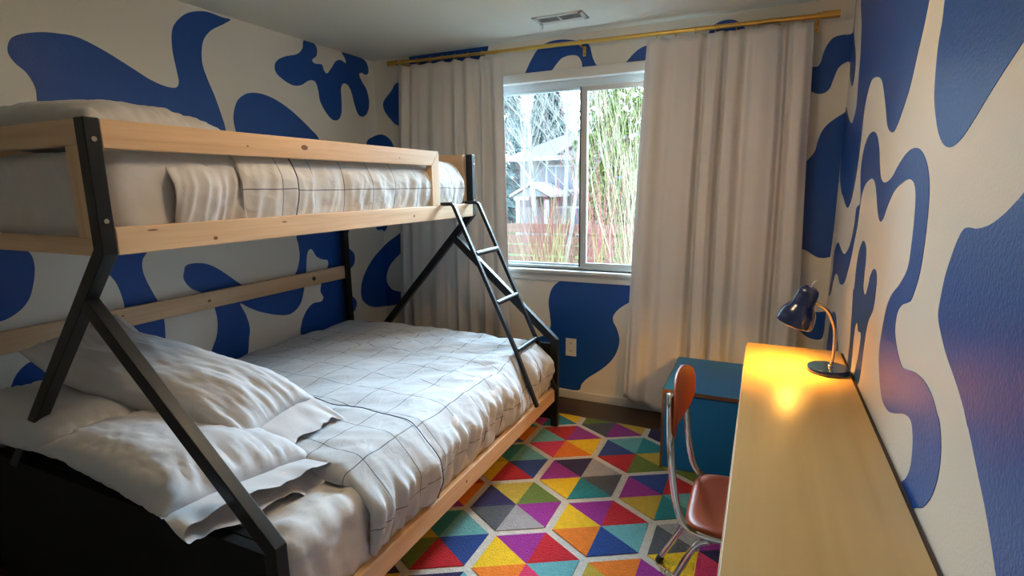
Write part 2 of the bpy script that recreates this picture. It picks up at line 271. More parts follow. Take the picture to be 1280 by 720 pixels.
MURAL_RIGHT=[
 ((-0.001,2.439), (-0.001,2.436), (-0.001,2.366), (-0.024,2.264), (-0.170,2.136), (-0.230,2.051), (-0.212,1.989), (-0.157,1.974), (-0.040,2.048), (-0.001,2.127), (-0.001,2.217), (-0.001,2.262), (-0.001,2.359)),
 ((-0.287,2.374), (-0.316,2.215), (-0.372,2.085), (-0.391,1.964), (-0.410,1.843), (-0.345,1.789), (-0.278,1.781), (-0.150,1.822), (-0.049,1.873), (-0.001,1.891), (-0.001,1.882), (-0.001,1.788), (-0.001,1.658), (-0.047,1.522), (-0.173,1.443), (-0.255,1.425), (-0.369,1.390), (-0.461,1.375), (-0.548,1.411), (-0.606,1.477), (-0.632,1.535), (-0.653,1.596), (-0.652,1.590), (-0.664,1.702), (-0.670,1.800), (-0.716,1.864), (-0.789,1.900), (-0.924,1.889), (-1.020,1.862), (-1.088,1.815), (-1.170,1.741), (-1.239,1.677), (-1.331,1.651), (-1.390,1.668), (-1.456,1.715), (-1.512,1.768), (-1.553,1.839), (-1.592,1.906), (-1.616,1.966), (-1.617,1.992)),
 ((-0.954,1.685), (-0.841,1.672), (-0.763,1.618), (-0.752,1.531), (-0.824,1.416), (-0.737,1.385), (-0.724,1.313), (-0.677,1.236), (-0.603,1.188), (-0.508,1.159), (-0.399,1.163), (-0.239,1.188), (-0.146,1.149), (-0.112,1.097), (-0.121,1.025), (-0.064,0.917), (-0.069,0.873), (-0.143,0.906), (-0.168,0.953), (-0.206,0.990), (-0.274,1.030), (-0.373,1.028), (-0.434,1.010), (-0.508,1.011), (-0.603,1.038), (-0.671,1.100), (-0.728,1.168), (-0.773,1.245), (-0.815,1.319), (-0.827,1.389), (-0.853,1.455), (-0.927,1.492), (-1.038,1.507), (-1.114,1.492), (-1.172,1.450), (-1.226,1.396), (-1.285,1.363), (-1.335,1.374), (-1.387,1.420), (-1.462,1.467), (-1.558,1.491), (-1.635,1.501), (-1.695,1.491), (-1.731,1.460), (-1.748,1.398), (-1.752,1.335), (-1.743,1.267), (-1.676,1.212), (-1.593,1.166), (-1.544,1.115), (-1.518,1.036), (-1.516,0.958), (-1.572,0.888), (-1.636,0.851), (-1.717,0.850), (-1.794,0.873), (-1.887,0.909), (-1.953,0.920), (-1.984,0.902), (-2.001,0.868), (-2.004,0.821), (-1.983,0.782), (-1.937,0.732), (-2.025,0.728), (-2.095,0.767), (-2.139,0.795), (-2.180,0.844), (-2.201,0.904), (-2.194,0.959), (-2.166,1.000), (-2.140,1.013), (-2.088,1.035), (-2.017,1.044), (-1.933,1.036), (-1.858,1.019), (-1.806,1.013), (-1.737,1.038), (-1.686,1.079), (-1.686,1.129), (-1.726,1.161), (-1.788,1.181), (-1.823,1.198), (-1.861,1.256), (-1.874,1.308), (-1.876,1.380), (-1.866,1.450), (-1.842,1.501), (-1.796,1.543), (-1.730,1.573), (-1.653,1.584), (-1.565,1.574), (-1.477,1.543), (-1.400,1.508), (-1.302,1.492), (-1.224,1.505), (-1.171,1.552), (-1.126,1.609), (-1.053,1.661)),
 ((-0.207,0.599), (-0.207,0.687), (-0.250,0.796), (-0.325,0.838), (-0.425,0.844), (-0.484,0.806), (-0.560,0.762), (-0.627,0.711), (-0.469,0.649)),
 ((-1.007,1.270), (-0.963,1.255), (-0.919,1.214), (-0.897,1.138), (-0.903,1.064), (-0.883,1.049), (-0.906,0.967), (-0.920,0.904), (-0.935,0.841), (-0.933,0.779), (-0.939,0.740), (-1.009,0.722), (-1.030,0.756), (-1.019,0.831), (-1.016,0.895), (-1.029,0.937), (-1.060,0.951), (-1.103,0.930), (-1.159,0.937), (-1.170,0.905), (-1.157,0.840), (-1.124,0.773), (-1.113,0.731), (-1.177,0.728), (-1.225,0.770), (-1.229,0.760), (-1.246,0.827), (-1.251,0.910), (-1.275,1.005), (-1.342,1.068), (-1.351,1.143), (-1.349,1.158), (-1.330,1.189), (-1.286,1.199), (-1.247,1.185), (-1.211,1.151), (-1.218,1.150), (-1.190,1.105), (-1.168,1.086), (-1.131,1.088), (-1.093,1.111), (-1.103,1.099), (-1.100,1.150), (-1.097,1.213), (-1.071,1.253)),
 ((-1.789,1.936), (-1.781,1.873), (-1.771,1.820), (-1.778,1.758), (-1.797,1.693), (-1.852,1.625), (-1.902,1.588), (-1.952,1.570), (-2.000,1.568), (-2.056,1.582), (-2.121,1.615), (-2.188,1.654), (-2.248,1.686), (-2.302,1.713), (-2.349,1.738), (-2.355,1.770), (-2.178,1.835), (-1.889,1.923)),
 ((-2.478,1.542), (-2.422,1.496), (-2.393,1.474), (-2.369,1.459), (-2.324,1.436), (-2.272,1.417), (-2.216,1.407), (-2.172,1.406), (-2.144,1.400), (-2.120,1.380), (-2.093,1.341), (-2.069,1.293), (-2.057,1.232), (-2.061,1.203), (-2.094,1.175), (-2.146,1.144), (-2.201,1.121), (-2.242,1.103), (-2.283,1.081), (-2.315,1.058), (-2.293,1.075), (-2.344,1.040), (-2.392,1.004), (-2.437,0.971), (-2.482,0.932), (-2.515,0.900), (-2.560,0.870), (-2.657,0.950), (-2.662,1.089), (-2.613,1.208), (-2.579,1.359), (-2.546,1.492)),
]

# ------------------------------------------------------------------ palette
M_wall = mat('wall_paint', (0.76, 0.725, 0.655), rough=0.55, spec=0.3, bump=0.10, bscale=140)
M_ceil = mat('ceiling_paint', (0.84, 0.86, 0.77), rough=0.85, spec=0.15, bump=0.12, bscale=120)
M_blue = mat('mural_blue', (0.004, 0.066, 0.33), rough=0.42, spec=0.45, bump=0.22, bscale=110)
M_trim = mat('white_trim', (0.66, 0.65, 0.62), rough=0.4)
M_vinyl = mat('window_vinyl', (0.62, 0.70, 0.74), rough=0.3)
M_alu = mat('window_aluminium', (0.58, 0.57, 0.55), rough=0.3, metal=0.35)
M_floor = wood('dark_floor', (0.035, 0.020, 0.013), (0.075, 0.042, 0.026), axis=0, rough=0.35, knots=False)
M_pine_y = wood('pine_y', (0.60, 0.38, 0.215), (0.74, 0.52, 0.33), axis=1)
M_pine_x = wood('pine_x', (0.60, 0.38, 0.215), (0.74, 0.52, 0.33), axis=0)
M_pine_z = wood('pine_z', (0.60, 0.38, 0.215), (0.74, 0.52, 0.33), axis=2)
M_birch = wood('birch_ply', (0.44, 0.282, 0.105), (0.50, 0.332, 0.135), axis=1, rough=0.33, knots=False, gs=0.55)
M_black = mat('black_metal', (0.008, 0.009, 0.011), rough=0.38, spec=0.32, bump=0.05, bscale=300)
M_blackwood = mat('black_panel', (0.006, 0.006, 0.007), rough=0.7, spec=0.2)
M_bolt = mat('bolt_steel', (0.35, 0.33, 0.28), rough=0.35, metal=0.8)
M_gold = mat('brass_rod', (0.72, 0.46, 0.12), rough=0.28, metal=1.0)
M_curtain = mat('curtain_linen', (0.71, 0.685, 0.67), rough=0.9, spec=0.1, bump=0.25, bscale=420, sheen=0.2, var=0.05, vscale=300)
M_chrome = mat('chrome', (0.72, 0.72, 0.72), rough=0.10, metal=1.0)
M_plate = mat('outlet_plastic', (0.72, 0.70, 0.66), rough=0.35)
M_dark = mat('dark_slot', (0.02, 0.02, 0.02), rough=0.6)

# ------------------------------------------------------------------ shell
floor = struct(MB().box(-0.12, W + 0.12, YF - 0.12, 0.12, -0.12, 0).build('floor', M_floor))
ceiling = struct(MB().box(-0.12, W + 0.12, YF - 0.12, 0.12, H, H + 0.12).build('ceiling', M_ceil))
WX0, WX1, WZ0, WZ1 = 0.93, 2.36, 0.925, 2.175       # window opening
wb = MB()
wb.box(-0.12, WX0, 0, 0.14, 0, H).box(WX1, W + 0.12, 0, 0.14, 0, H).box(WX0, WX1, 0, 0.14, 0, WZ0).box(WX0, WX1, 0, 0.14, WZ1, H)
wall_back = struct(wb.build('wall_back', M_wall))
wall_left = struct(MB().box(-0.12, 0, YF - 0.12, 0, 0, H).build('wall_left', M_wall))
wall_right = struct(MB().box(W, W + 0.12, YF - 0.12, 0, 0, H).build('wall_right', M_wall))
wall_front = struct(MB().box(0, W, YF - 0.12, YF, 0, H).build('wall_front', M_wall))
for side, a in (('left', (0, 0.012, YF, -0.012)), ('right', (W - 0.012, W, YF, -0.012)), ('back', (0, W, -0.012, 0)), ('front', (0, W, YF, YF + 0.012))):
    struct(MB().box(*a, 0, 0.058).build('baseboard_' + side, M_trim, bevel=0.003))

# mural: flat painted shapes, a film of paint on each wall
def mural(polys, parent, fn, smooth=True):
    for P in polys:
        Q = catmull(list(P), 5) if smooth else list(P)
        out = []
        for q in Q:
            q = (q[0], min(q[1], H - 0.001))
            if not out or (abs(q[0] - out[-1][0]) + abs(q[1] - out[-1][1])) > 5e-4: out.append(q)
        MB().prism(out, fn, -0.0005, 0.0012).build('mural_shape', M_blue, parent)
fl = lambda a, b, t: (t, min(a, -0.0005), b)
fb = lambda a, b, t: (min(max(a, 0.0005), W - 0.0005), -t, b)
fr = lambda a, b, t: (W - t, min(a, -0.0005), b)
mural(MURAL_LEFT, wall_left, fl); mural(MURAL_LEFT_SHARP, wall_left, fl, False)
mural(MURAL_BACK, wall_back, fb); mural(MURAL_BACK_SHARP, wall_back, fb, False)
mural(MURAL_RIGHT, wall_right, fr)

# ------------------------------------------------------------------ window
win = struct(bpy.data.objects.new('window_1', None)); COL.objects.link(win); win.location = ((WX0 + WX1) / 2, 0, WZ0)
MB().box(WX0 - 0.06, WX1 + 0.06, -0.018, 0.0, WZ1, 2.235).build('head_casing', M_trim, win, bevel=0.003)
MB().box(WX0 - 0.06, WX1 + 0.06, -0.016, 0.0, 0.848, WZ0 - 0.022).build('apron', M_trim, win, bevel=0.003)
MB().box(WX0 - 0.07, WX1 + 0.07, -0.045, 0.06, WZ0 - 0.022, WZ0).build('window_sill', M_trim, win, bevel=0.004)
for x0, x1 in ((WX0 - 0.06, WX0), (WX1, WX1 + 0.06)):
    MB().box(x0, x1, -0.018, 0, WZ0, WZ1).build('side_casing', M_trim, win, bevel=0.003)
f = MB(); fy0, fy1 = 0.045, 0.125
f.box(WX0, WX1, fy0, fy1, WZ1 - 0.045, WZ1).box(WX0, WX1, fy0, fy1, WZ0, WZ0 + 0.02).box(WX0, WX0 + 0.03, fy0, fy1, WZ0 + 0.02, WZ1 - 0.045).box(WX1 - 0.03, WX1, fy0, fy1, WZ0 + 0.02, WZ1 - 0.045)
f.build('window_frame', M_vinyl, win, bevel=0.003)
MB().box(WX0 + 0.03, WX1 - 0.03, 0.052, 0.058, WZ1 - 0.052, WZ1 - 0.045).build('track_rail', M_alu, win)
XM = 1.645
zt, zb = WZ1 - 0.045, WZ0 + 0.02
def sash(x0, x1, y0, y1, w0, w1, top, bot, m):
    s = MB()
    s.box(x0, x1, y0, y1, zt - top, zt).box(x0, x1, y0, y1, zb, zb + bot).box(x0, x0 + w0, y0, y1, zb + bot, zt - top).box(x1 - w1, x1, y0, y1, zb + bot, zt - top)
    o = s.build('sash', m, win, bevel=0.002)
    MB().box(x0 + w0, x1 - w1, (y0 + y1) / 2 - 0.002, (y0 + y1) / 2 + 0.002, zb + bot, zt - top).build('pane', M_glass, o)
    return o
M_glass = glass_mat('window_glass')
sash(WX0 + 0.03, XM + 0.02, 0.085, 0.105, 0.02, 0.04, 0.012, 0.012, M_vinyl)
sr = sash(XM - 0.02, WX1 - 0.03, 0.058, 0.078, 0.045, 0.03, 0.030, 0.028, M_alu)
MB().box(XM - 0.008, XM + 0.012, 0.046, 0.058, 1.10, 1.19).build('latch', M_alu, sr, bevel=0.002)
MB().box(XM - 0.022, XM - 0.016, 0.050, 0.058, zb, zt).build('weather_strip', M_dark, sr)

# ------------------------------------------------------------------ outlet, vent
t = thing('wall_outlet', 'white double socket wall plate on the blue mural shape below the window', 'outlet', (1.591, 0, 0.378))
MB().box(1.552, 1.630, -0.0065, -0.0013, 0.314, 0.442).build('cover_plate', M_plate, t, bevel=0.002)
for z in (0.350, 0.406):
    s = MB().box(1.572, 1.610, -0.0095, -0.0065, z - 0.020, z + 0.020).build('socket', M_plate, t, bevel=0.004)
    for dx in (-0.008, 0.006): MB().box(1.591 + dx, 1.5935 + dx, -0.0100, -0.0094, z - 0.004, z + 0.010).build('slot', M_dark, s)
t = thing('ceiling_vent', 'white metal air vent with two louvred openings in the ceiling', 'vent', (1.635, -0.37, H))
fm = MB(); vx0, vx1, vy0, vy1 = 1.485, 1.785, -0.44, -0.30
fm.box(vx0, vx1, vy0, vy0 + 0.022, H - 0.008, H).box(vx0, vx1, vy1 - 0.035, vy1, H - 0.008, H).box(vx0, vx0 + 0.025, vy0, vy1, H - 0.008, H).box(vx1 - 0.025, vx1, vy0, vy1, H - 0.008, H).box(1.628, 1.640, vy0, vy1, H - 0.008, H)
fm.build('frame', M_trim, t, bevel=0.002)
MB().box(vx0 + 0.02, vx1 - 0.02, vy0 + 0.02, vy1 - 0.03, H - 0.003, H).build('duct_opening', mat('duct_grey', (0.45, 0.46, 0.45), rough=0.8), t)
for x0, x1 in ((vx0 + 0.025, 1.628), (1.640, vx1 - 0.025)):
    for k in range(6):
        y = vy0 + 0.028 + k * 0.0135
        MB().prism([(y, H - 0.007), (y + 0.002, H - 0.007), (y + 0.010, H - 0.002), (y + 0.008, H - 0.002)], lambda a, b, q: (q, a, b), x0, x1).build('louvre', M_trim, t)
MB().box(1.507, 1.511, vy1 - 0.02, vy1 - 0.016, H - 0.035, H - 0.006).build('damper_lever', M_alu, t)

# ------------------------------------------------------------------ curtain rod and curtains
RY, RZ = -0.09, 2.368
rod = thing('curtain_rod', 'brass curtain rod with end caps fixed above the window', 'curtain rod', (1.63, RY, RZ))
rz = lambda x: RZ + 0.018 - (x - 0.2) * 0.0150
MB().tube([(0.26, RY, rz(0.26)), (1.30, RY, rz(1.30))], 0.0105, 14).build('rod_tube', M_gold, rod, smooth=True, auto=0.6)
MB().tube([(1.22, RY, rz(1.22)), (3.0, RY, rz(3.0))], 0.0125, 14).build('rod_tube', M_gold, rod, smooth=True, auto=0.6)
for x0, x1 in ((0.205, 0.285), (2.965, 3.048)):
    MB().tube([(x0, RY, rz(x0)), (x1, RY, rz(x1))], 0.0185, 18).build('end_cap', M_gold, rod, smooth=True, auto=0.6)
for x in (0.33, 1.665, 2.95):
    b = MB().box(x - 0.010, x + 0.010, -0.006, 0, rz(x) - 0.065, rz(x) - 0.005).build('bracket', M_gold, rod, bevel=0.001)
    MB().box(x - 0.004, x + 0.004, RY, -0.006, rz(x) - 0.022, rz(x) - 0.014).build('bracket_arm', M_gold, b)
    MB().tube([(x, -0.008, rz(x) - 0.05), (x, -0.004, rz(x) - 0.05)], 0.004, 8).build('screw', M_dark, b)
    MB().tube([(x - 0.008, RY, rz(x)), (x + 0.008, RY, rz(x))], 0.016, 14).build('cup', M_gold, b, smooth=True, auto=0.6)

def curtain(label, xt0, xt1, xb0, xb1, zbot, knots, seed, edge_t=0.0):
    """knots: (fraction across, depth in front of the rod line) of ridges and valleys"""
    K = [(a, d) for a, d in knots]
    def prof(s):
        for i in range(len(K) - 1):
            if s <= K[i + 1][0] + 1e-9:
                t = (s - K[i][0]) / max(K[i + 1][0] - K[i][0], 1e-6); t = min(max(t, 0), 1)
                t = 0.5 - 0.5 * math.cos(PI * t)
                return K[i][1] * (1 - t) + K[i + 1][1] * t
        return K[-1][1]
    top = lambda s: rz(xt0 + (xt1 - xt0) * s) - 0.024 - 0.010 * (0.5 + 0.5 * math.cos(2 * PI * s * 7.5 + seed))
    def P(s, v):
        zt_ = top(s); z = zt_ + (zbot(s) - zt_) * v
        e = v ** 0.8
        x = (xt0 + (xt1 - xt0) * s) * (1 - e) + (xb0 + (xb1 - xb0) * s) * e
        amp = 0.55 + 0.45 * sm(0, 0.25, v) + 0.1 * v
        drift = 0.018 * nz(s * 3.1 + seed, v * 1.7)
        y = RY - 0.005 - (prof(min(max(s + drift * v, 0), 1)) - 0.025) * amp - 0.006 * nz(s * 9 + seed, v * 4.0, 3.3)
        x += 0.012 * nz(s * 6 + seed, v * 2.0, 9.1) * sm(0, .3, v)
        return (x, y, z)
    t = thing('curtain', label, 'curtain', ((xb0 + xb1) / 2, RY, 0), 'linen curtains at the window')
    MB().grid(P, 150, 60).build('cloth', M_curtain, t, smooth=True, solid=0.003)
    n = 8
    for i in range(n):
        s = (i + 0.5) / n; x = xt0 + (xt1 - xt0) * s
        mb = MB(); R = 0.019
        mb.tube([(x + 0.002 * math.sin(a), RY + R * math.cos(a), rz(x) - 0.004 + R * math.sin(a)) for a in [2 * PI * k / 16 for k in range(17)]], 0.0022, 6)
        r = mb.build('ring', M_gold, t, smooth=True)
        MB().box(x - 0.003, x + 0.003, RY - 0.004, RY + 0.002, rz(x) - 0.040, rz(x) - 0.022).build('clip', M_gold, r)
    return t
KL = [(0, .03), (.05, .055), (.10, .005), (.15, .05), (.21, .04), (.29, .025), (.36, .048), (.45, .032), (.52, .012), (.57, .058), (.62, .006), (.68, .06), (.735, .03), (.775, .0), (.82, .065), (.865, .0), (.93, .06), (1, .035)]
curtain('pale linen curtain behind the bunk bed ladder, the narrower of the two', 0.305, 1.135, 0.20, 1.165, lambda s: 0.03, KL, 1.7)
KR = [(0, .015), (.03, .04), (.08, .056), (.15, .026), (.22, .05), (.29, .055), (.345, .045), (.372, -.022), (.405, .050), (.455, .056), (.480, .040), (.500, -.018), (.53, .052), (.575, .055), (.63, .012), (.68, .052), (.73, .060), (.80, .054), (.845, .018), (.868, -.020), (.905, .05), (.95, .058), (1, .02)]
curtain('wide pale linen curtain hanging behind the blue cabinet', 2.075, 2.935, 1.985, 2.985, lambda s: 0.10 - 0.05 * sm(0, .3, s), KR, 5.2)

# ------------------------------------------------------------------ bunk bed
bunk = thing('bunk_bed', 'pine bunk bed with black metal splayed frames, narrow bed above a wide bed', 'bunk bed', (0.85, -1.55, 0))
TW = 0.0225   # half tube width in the frame plane
def tube_poly(A, B, h=TW):
    """2-D bar outline in the x-z plane"""
    dx, dz = B[0] - A[0], B[1] - A[1]; l = math.hypot(dx, dz); nx, n_z = -dz / l * h, dx / l * h
    return [(A[0] + nx, A[1] + n_z), (B[0] + nx, B[1] + n_z), (B[0] - nx, B[1] - n_z), (A[0] - nx, A[1] - n_z)]
pxz = lambda a, b, t: (a, t, b)
for y0, y1 in ((-2.622, -2.582), (-0.520, -0.480)):
    # bent post: straight beside the upper bed, then splayed to the wall side
    xs = 1.0975
    post = MB().prism([(xs - TW, 1.692), (xs + TW, 1.692), (xs + TW, 1.322), (0.386, 0.525), (0.333, 0.525), (xs - TW, 1.338)], pxz, y0, y1).build('post', M_black, bunk, bevel=0.003)
    leg = MB().prism([(0.985, 1.195), (1.677, 0.578), (1.677, 0.014), (1.632, 0.014), (1.632, 0.555), (0.950, 1.165)], pxz, y0 + 0.001, y1 - 0.001).build('splayed_leg', M_black, bunk, bevel=0.003)
    for z in (1.635, 1.415):
        MB().tube([(xs + TW - 0.001, (y0 + y1) / 2, z), (xs + TW + 0.003, (y0 + y1) / 2, z)], 0.007, 10).build('bolt', M_bolt, post)
    MB().box(0.030, 0.074, y0, y1, 0.014, 1.30).build('back_post', M_black, bunk, bevel=0.003)
    ep = MB().box(0.074, 1.632, y0 + 0.004, y1 - 0.004, 0.06, 0.548).build('end_panel', M_blackwood, bunk, bevel=0.002)
MB().box(0.20, 1.632, -2.582, -2.552, 0.505, 0.548).build('end_rail', M_black, bunk, bevel=0.002)
# lower bed wood
rail = MB().box(1.632, 1.662, -2.582, -0.520, 0.185, 0.270).build('side_rail', M_pine_y, bunk, bevel=0.004)
MB().box(0.030, 0.062, -2.582, -0.520, 0.185, 0.270).build('side_rail', M_pine_y, bunk, bevel=0.004)
br = MB().box(0.030, 0.055, -2.582, -0.520, 0.862, 0.953).build('back_rail', M_pine_y, bunk, bevel=0.004)
MB().tube([(0.0555, -0.82, 0.907), (0.0575, -0.82, 0.907)], 0.014, 14).build('bolt_hole', M_dark, br)
for k in range(12):
    y = -2.50 + k * 0.172
    MB().box(0.062, 1.632, y, y + 0.09, 0.225, 0.243).build('slat', M_pine_x, bunk)
# upper bed wood
ur = MB().box(1.080, 1.120, -2.582, -0.480 - 0.04, 1.318, 1.396).build('side_rail', M_pine_y, bunk, bevel=0.004)
MB().box(0.030, 0.070, -2.582, -0.520, 1.318, 1.396).build('side_rail', M_pine_y, bunk, bevel=0.004)
MB().box(0.030, 0.070, -2.582, -0.520, 1.612, 1.690).build('guard_rail', M_pine_y, bunk, bevel=0.004)
g0, g1 = -2.582, -0.893
gr = MB().prism([(g0, 1.690), (g1, 1.690), (g1 - 0.075, 1.612), (g0, 1.612)], lambda a, b, t: (t, a, b), 1.082, 1.120).build('guard_rail', M_pine_y, bunk, bevel=0.003)
MB().prism([(g1, 1.6895), (g1, 1.396), (g1 - 0.075, 1.396), (g1 - 0.075, 1.6125)], lambda a, b, t: (t, a, b), 1.082, 1.120).build('guard_upright', M_pine_z, bunk, bevel=0.003)
M_knot = mat('pine_knot', (0.22, 0.085, 0.03), rough=0.6, var=0.4, vscale=120)
def knot(x, y, z, a, b_, par):
    MB().prism([(y + a * math.cos(t * PI / 8), z + b_ * math.sin(t * PI / 8)) for t in range(16)], lambda p_, q, t: (t, p_, q), x - 0.001, x + 0.0004).build('knot', M_knot, par)
knot(1.120, -1.86, 1.655, 0.017, 0.010, gr); knot(1.120, -2.12, 1.645, 0.004, 0.003, gr); knot(1.120, -1.25, 1.640, 0.004, 0.003, gr)
knot(1.120, -2.28, 1.340, 0.008, 0.006, ur); knot(1.120, -1.15, 1.352, 0.008, 0.006, ur); knot(1.120, -1.99, 1.375, 0.012, 0.0025, ur); knot(1.120, -2.48, 1.382, 0.016, 0.0025, ur)
knot(1.662, -1.62, 0.232, 0.008, 0.006, rail); knot(0.055, -1.58, 0.905, 0.010, 0.008, br); knot(0.055, -2.02, 0.92, 0.006, 0.004, br)
for y0, y1 in ((-2.619, -2.584), (-0.555, -0.520)):
    MB().box(0.076, 1.0745, y0, y1, 1.622, 1.690).build('end_top_rail', M_pine_x, bunk, bevel=0.003)
    MB().box(0.076, 1.0745, y0, y1, 1.318, 1.368).build('end_bottom_rail', M_pine_x, bunk, bevel=0.003)
    MB().box(1.008, 1.0740, y0 + 0.001, y1 - 0.001, 1.368, 1.622).build('end_stile', M_pine_z, bunk, bevel=0.003)
    MB().box(0.0765, 0.140, y0 + 0.001, y1 - 0.001, 1.368, 1.622).build('end_stile', M_pine_z, bunk, bevel=0.003)
for k in range(12):
    y = -2.53 + k * 0.172
    MB().box(0.070, 1.080, y, y + 0.09, 1.330, 1.346).build('slat', M_pine_x, bunk)

# ladder hooked over the upper rail
lad = thing('bunk_ladder', 'black metal ladder hooked over the rail of the top bunk', 'ladder', (1.4, -0.71, 0.29))
LP = lambda y: [(1.095, y, 1.402), (1.172, y, 1.404), (1.188, y, 1.394), (1.562, y, 0.590), (1.686, y, 0.284)]
yl, yr = -0.865, -0.575
def flat_bar(y, name):
    pts = LP(y); mb = MB(); hw = 0.010
    ol, il = [], []
    for i, p_ in enumerate(pts):
        a = Vector(pts[max(i - 1, 0)]); b = Vector(pts[min(i + 1, len(pts) - 1)]); d = (b - a).normalized(); n = Vector((d.z, 0, -d.x))
        ol.append((p_[0] + n.x * hw, p_[2] + n.z * hw)); il.append((p_[0] - n.x * hw, p_[2] - n.z * hw))
    return mb.prism(ol + il[::-1], pxz, y - 0.011, y + 0.011).build(name, M_black, lad, bevel=0.002)
s1 = flat_bar(yl, 'stringer'); s2 = flat_bar(yr, 'stringer')
for y, s in ((yl, s1), (yr, s2)):
    MB().box(1.062, 1.080, y - 0.011, y + 0.011, 1.398, 1.412).build('hook', M_black, s)
def on_l(z):
    x0, z0, x1, z1 = (1.188, 1.394, 1.562, 0.590)
    return x0 + (x1 - x0) * (z0 - z) / (z0 - z1)
for z in (1.128, 0.855, 0.592):
    x = on_l(z)
    MB().tube([(x, yl + 0.011, z), (x, yr - 0.011, z)], 0.0155, 12).build('rung', M_black, lad, smooth=True, auto=0.6)

# ------------------------------------------------------------------ bedding
M_sheet = mat('white_sheet', (0.60, 0.58, 0.585), rough=0.7, spec=0.3, bump=0.2, bscale=26, sheen=0.2)
M_case = mat('pillow_cotton', (0.55, 0.545, 0.57), rough=0.65, spec=0.3, bump=0.12, bscale=30, sheen=0.2)
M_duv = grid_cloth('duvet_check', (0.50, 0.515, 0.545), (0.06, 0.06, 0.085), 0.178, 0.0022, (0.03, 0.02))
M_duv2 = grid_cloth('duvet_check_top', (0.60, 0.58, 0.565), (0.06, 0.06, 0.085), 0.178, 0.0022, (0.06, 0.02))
M_pipe = mat('duvet_piping', (0.03, 0.03, 0.045), rough=0.7)

def edge_map(a, w, r):
    """cloth length a from the middle -> (position, drop) over a rounded edge at w"""
    s = 1 if a >= 0 else -1; a = abs(a); fl_ = w - r
    if a <= fl_: return s * a, 0.0
    q = r * PI / 2
    if a <= fl_ + q:
        t = (a - fl_) / r; return s * (fl_ + r * math.sin(t)), r * (1 - math.cos(t))
    return s * w, r + a - fl_ - q
def wrinkle(x, y, seed, sc=1.0):
    """long soft ridges with finer creases"""
    w1 = nz(x * 0.6 + seed, y * 0.6, 1.3); w2 = nz(x * 0.7, y * 0.7 + seed, 4.4)
    u = x * 0.75 + y * 0.66 + 0.22 * w1; v = -x * 0.66 + y * 0.75 + 0.22 * w2
    a = 1 - abs(nz(u * 2.6, v * 6.5, seed)) * 2
    b = 1 - abs(nz(u * 5.5 + 7, v * 15, seed + 2)) * 2
    m = 0.35 + 0.65 * sm(-0.25, 0.35, nz(x * 1.3, y * 1.3, seed + 8))
    c = 1 - abs(nz(u * 9 + 3, v * 30, seed + 4)) * 2
    return sc * (0.011 * a + 0.008 * max(b, -0.2) * m + 0.0035 * c * m + 0.012 * nz(x * 1.7, y * 1.7, seed + 5))

def duvet(name, label, x0, x1, y0, y1, ztop, dropR, dropF, mat_, seed, fold_y, r=0.10, dropL=0.06, wr=1.0, dent=None, near=0.05, crown=0.0, n=(170, 200)):
    cx, cy = (x0 + x1) / 2, (y0 + y1) / 2; wx, wy = (x1 - x0) / 2, (y1 - y0) / 2
    Lx0 = wx - r + r * PI / 2 + max(dropL - r, 0); Lx1 = wx - r + r * PI / 2 + max(dropR - r, 0); Ly1 = wy - r + r * PI / 2 + max(dropF - r, 0)
    rn = near; Ly0 = wy - rn + rn * PI / 2
    def P(u, v):
        a = -Lx0 + (Lx0 + Lx1) * u; b = -Ly0 + (Ly0 + Ly1) * v
        px_, dx = edge_map(a, wx, r)
        py, dy = edge_map(b, wy, rn if b < 0 else r)
        d = math.hypot(dx, dy) if min(dx, dy) > 0 else dx + dy
        d = min(d, max(dropR, dropF))
        x, y = cx + px_, cy + py
        side = sm(0.0, 0.12, dx) if a > 0 else 0
        endf = sm(0.0, 0.12, dy) if b > 0 else 0
        if dx > 0 and dy > 0:      # pull the corner round
            k = min(dx, dy, 0.12) * 0.45; x -= k * (1 if a > 0 else -1); y -= k * (1 if b > 0 else -1)
        w = wrinkle(a, b, seed, wr)
        fold = fold_y + 0.05 * nz(a * 1.5, seed)
        lay = 0.020 * (1 - sm(fold - 0.014, fold + 0.014, b + cy))
        w += lay
        hem = (0.030 * nz(b * 6.5, d * 1.2, seed) + 0.016 * (1 - 2 * abs(nz(b * 13, d * 3, seed + 3))) + 0.010 * (1 - 2 * abs(nz(b * 27 + d * 6, d * 4, seed + 6)))) * side * wr
        z = ztop - d + w * (1 - 0.7 * max(side, endf)) + crown * (1 - (px_ / wx) ** 2) * (1 - max(side, endf))
        x += (w * 0.8 + hem) * side + 0.025 * math.sin(PI * min(max(d / max(dropR, 0.01), 0), 1)) * side
        y += (w * 0.7 + 0.012 * math.sin(a * 30 + seed)) * endf
        if dent: 
            x, y, z = dent(x, y, z)
        return (x, y, z)
    def UV(u, v): return (-Lx0 + (Lx0 + Lx1) * u + cx, -Ly0 + (Ly0 + Ly1) * v + cy)
    t = thing(name, label, 'duvet', (cx, cy, ztop - 0.05))
    c = MB().grid(P, n[0], n[1], UV).build('cover', mat_, t, smooth=True, solid=0.004)
    # dark piping along the turned-back edge
    if fold_y < -5: return t
    pts = []
    for i in range(0, 171):
        u = i / 170; a = -Lx0 + (Lx0 + Lx1) * u
        b = fold_y + 0.05 * nz(a * 1.5, seed) - cy
        q = P(u, (b + Ly0) / (Ly0 + Ly1)); q2 = P(u, (b - 0.01 + Ly0) / (Ly0 + Ly1))
        n = 0.003
        pts.append((q2[0] + n * (1 if a > wx - r else 0), q2[1] + 0.004, q2[2] + 0.002))
    MB().tube(pts, 0.0022, 5).build('piping', M_pipe, c, smooth=True)
    return t

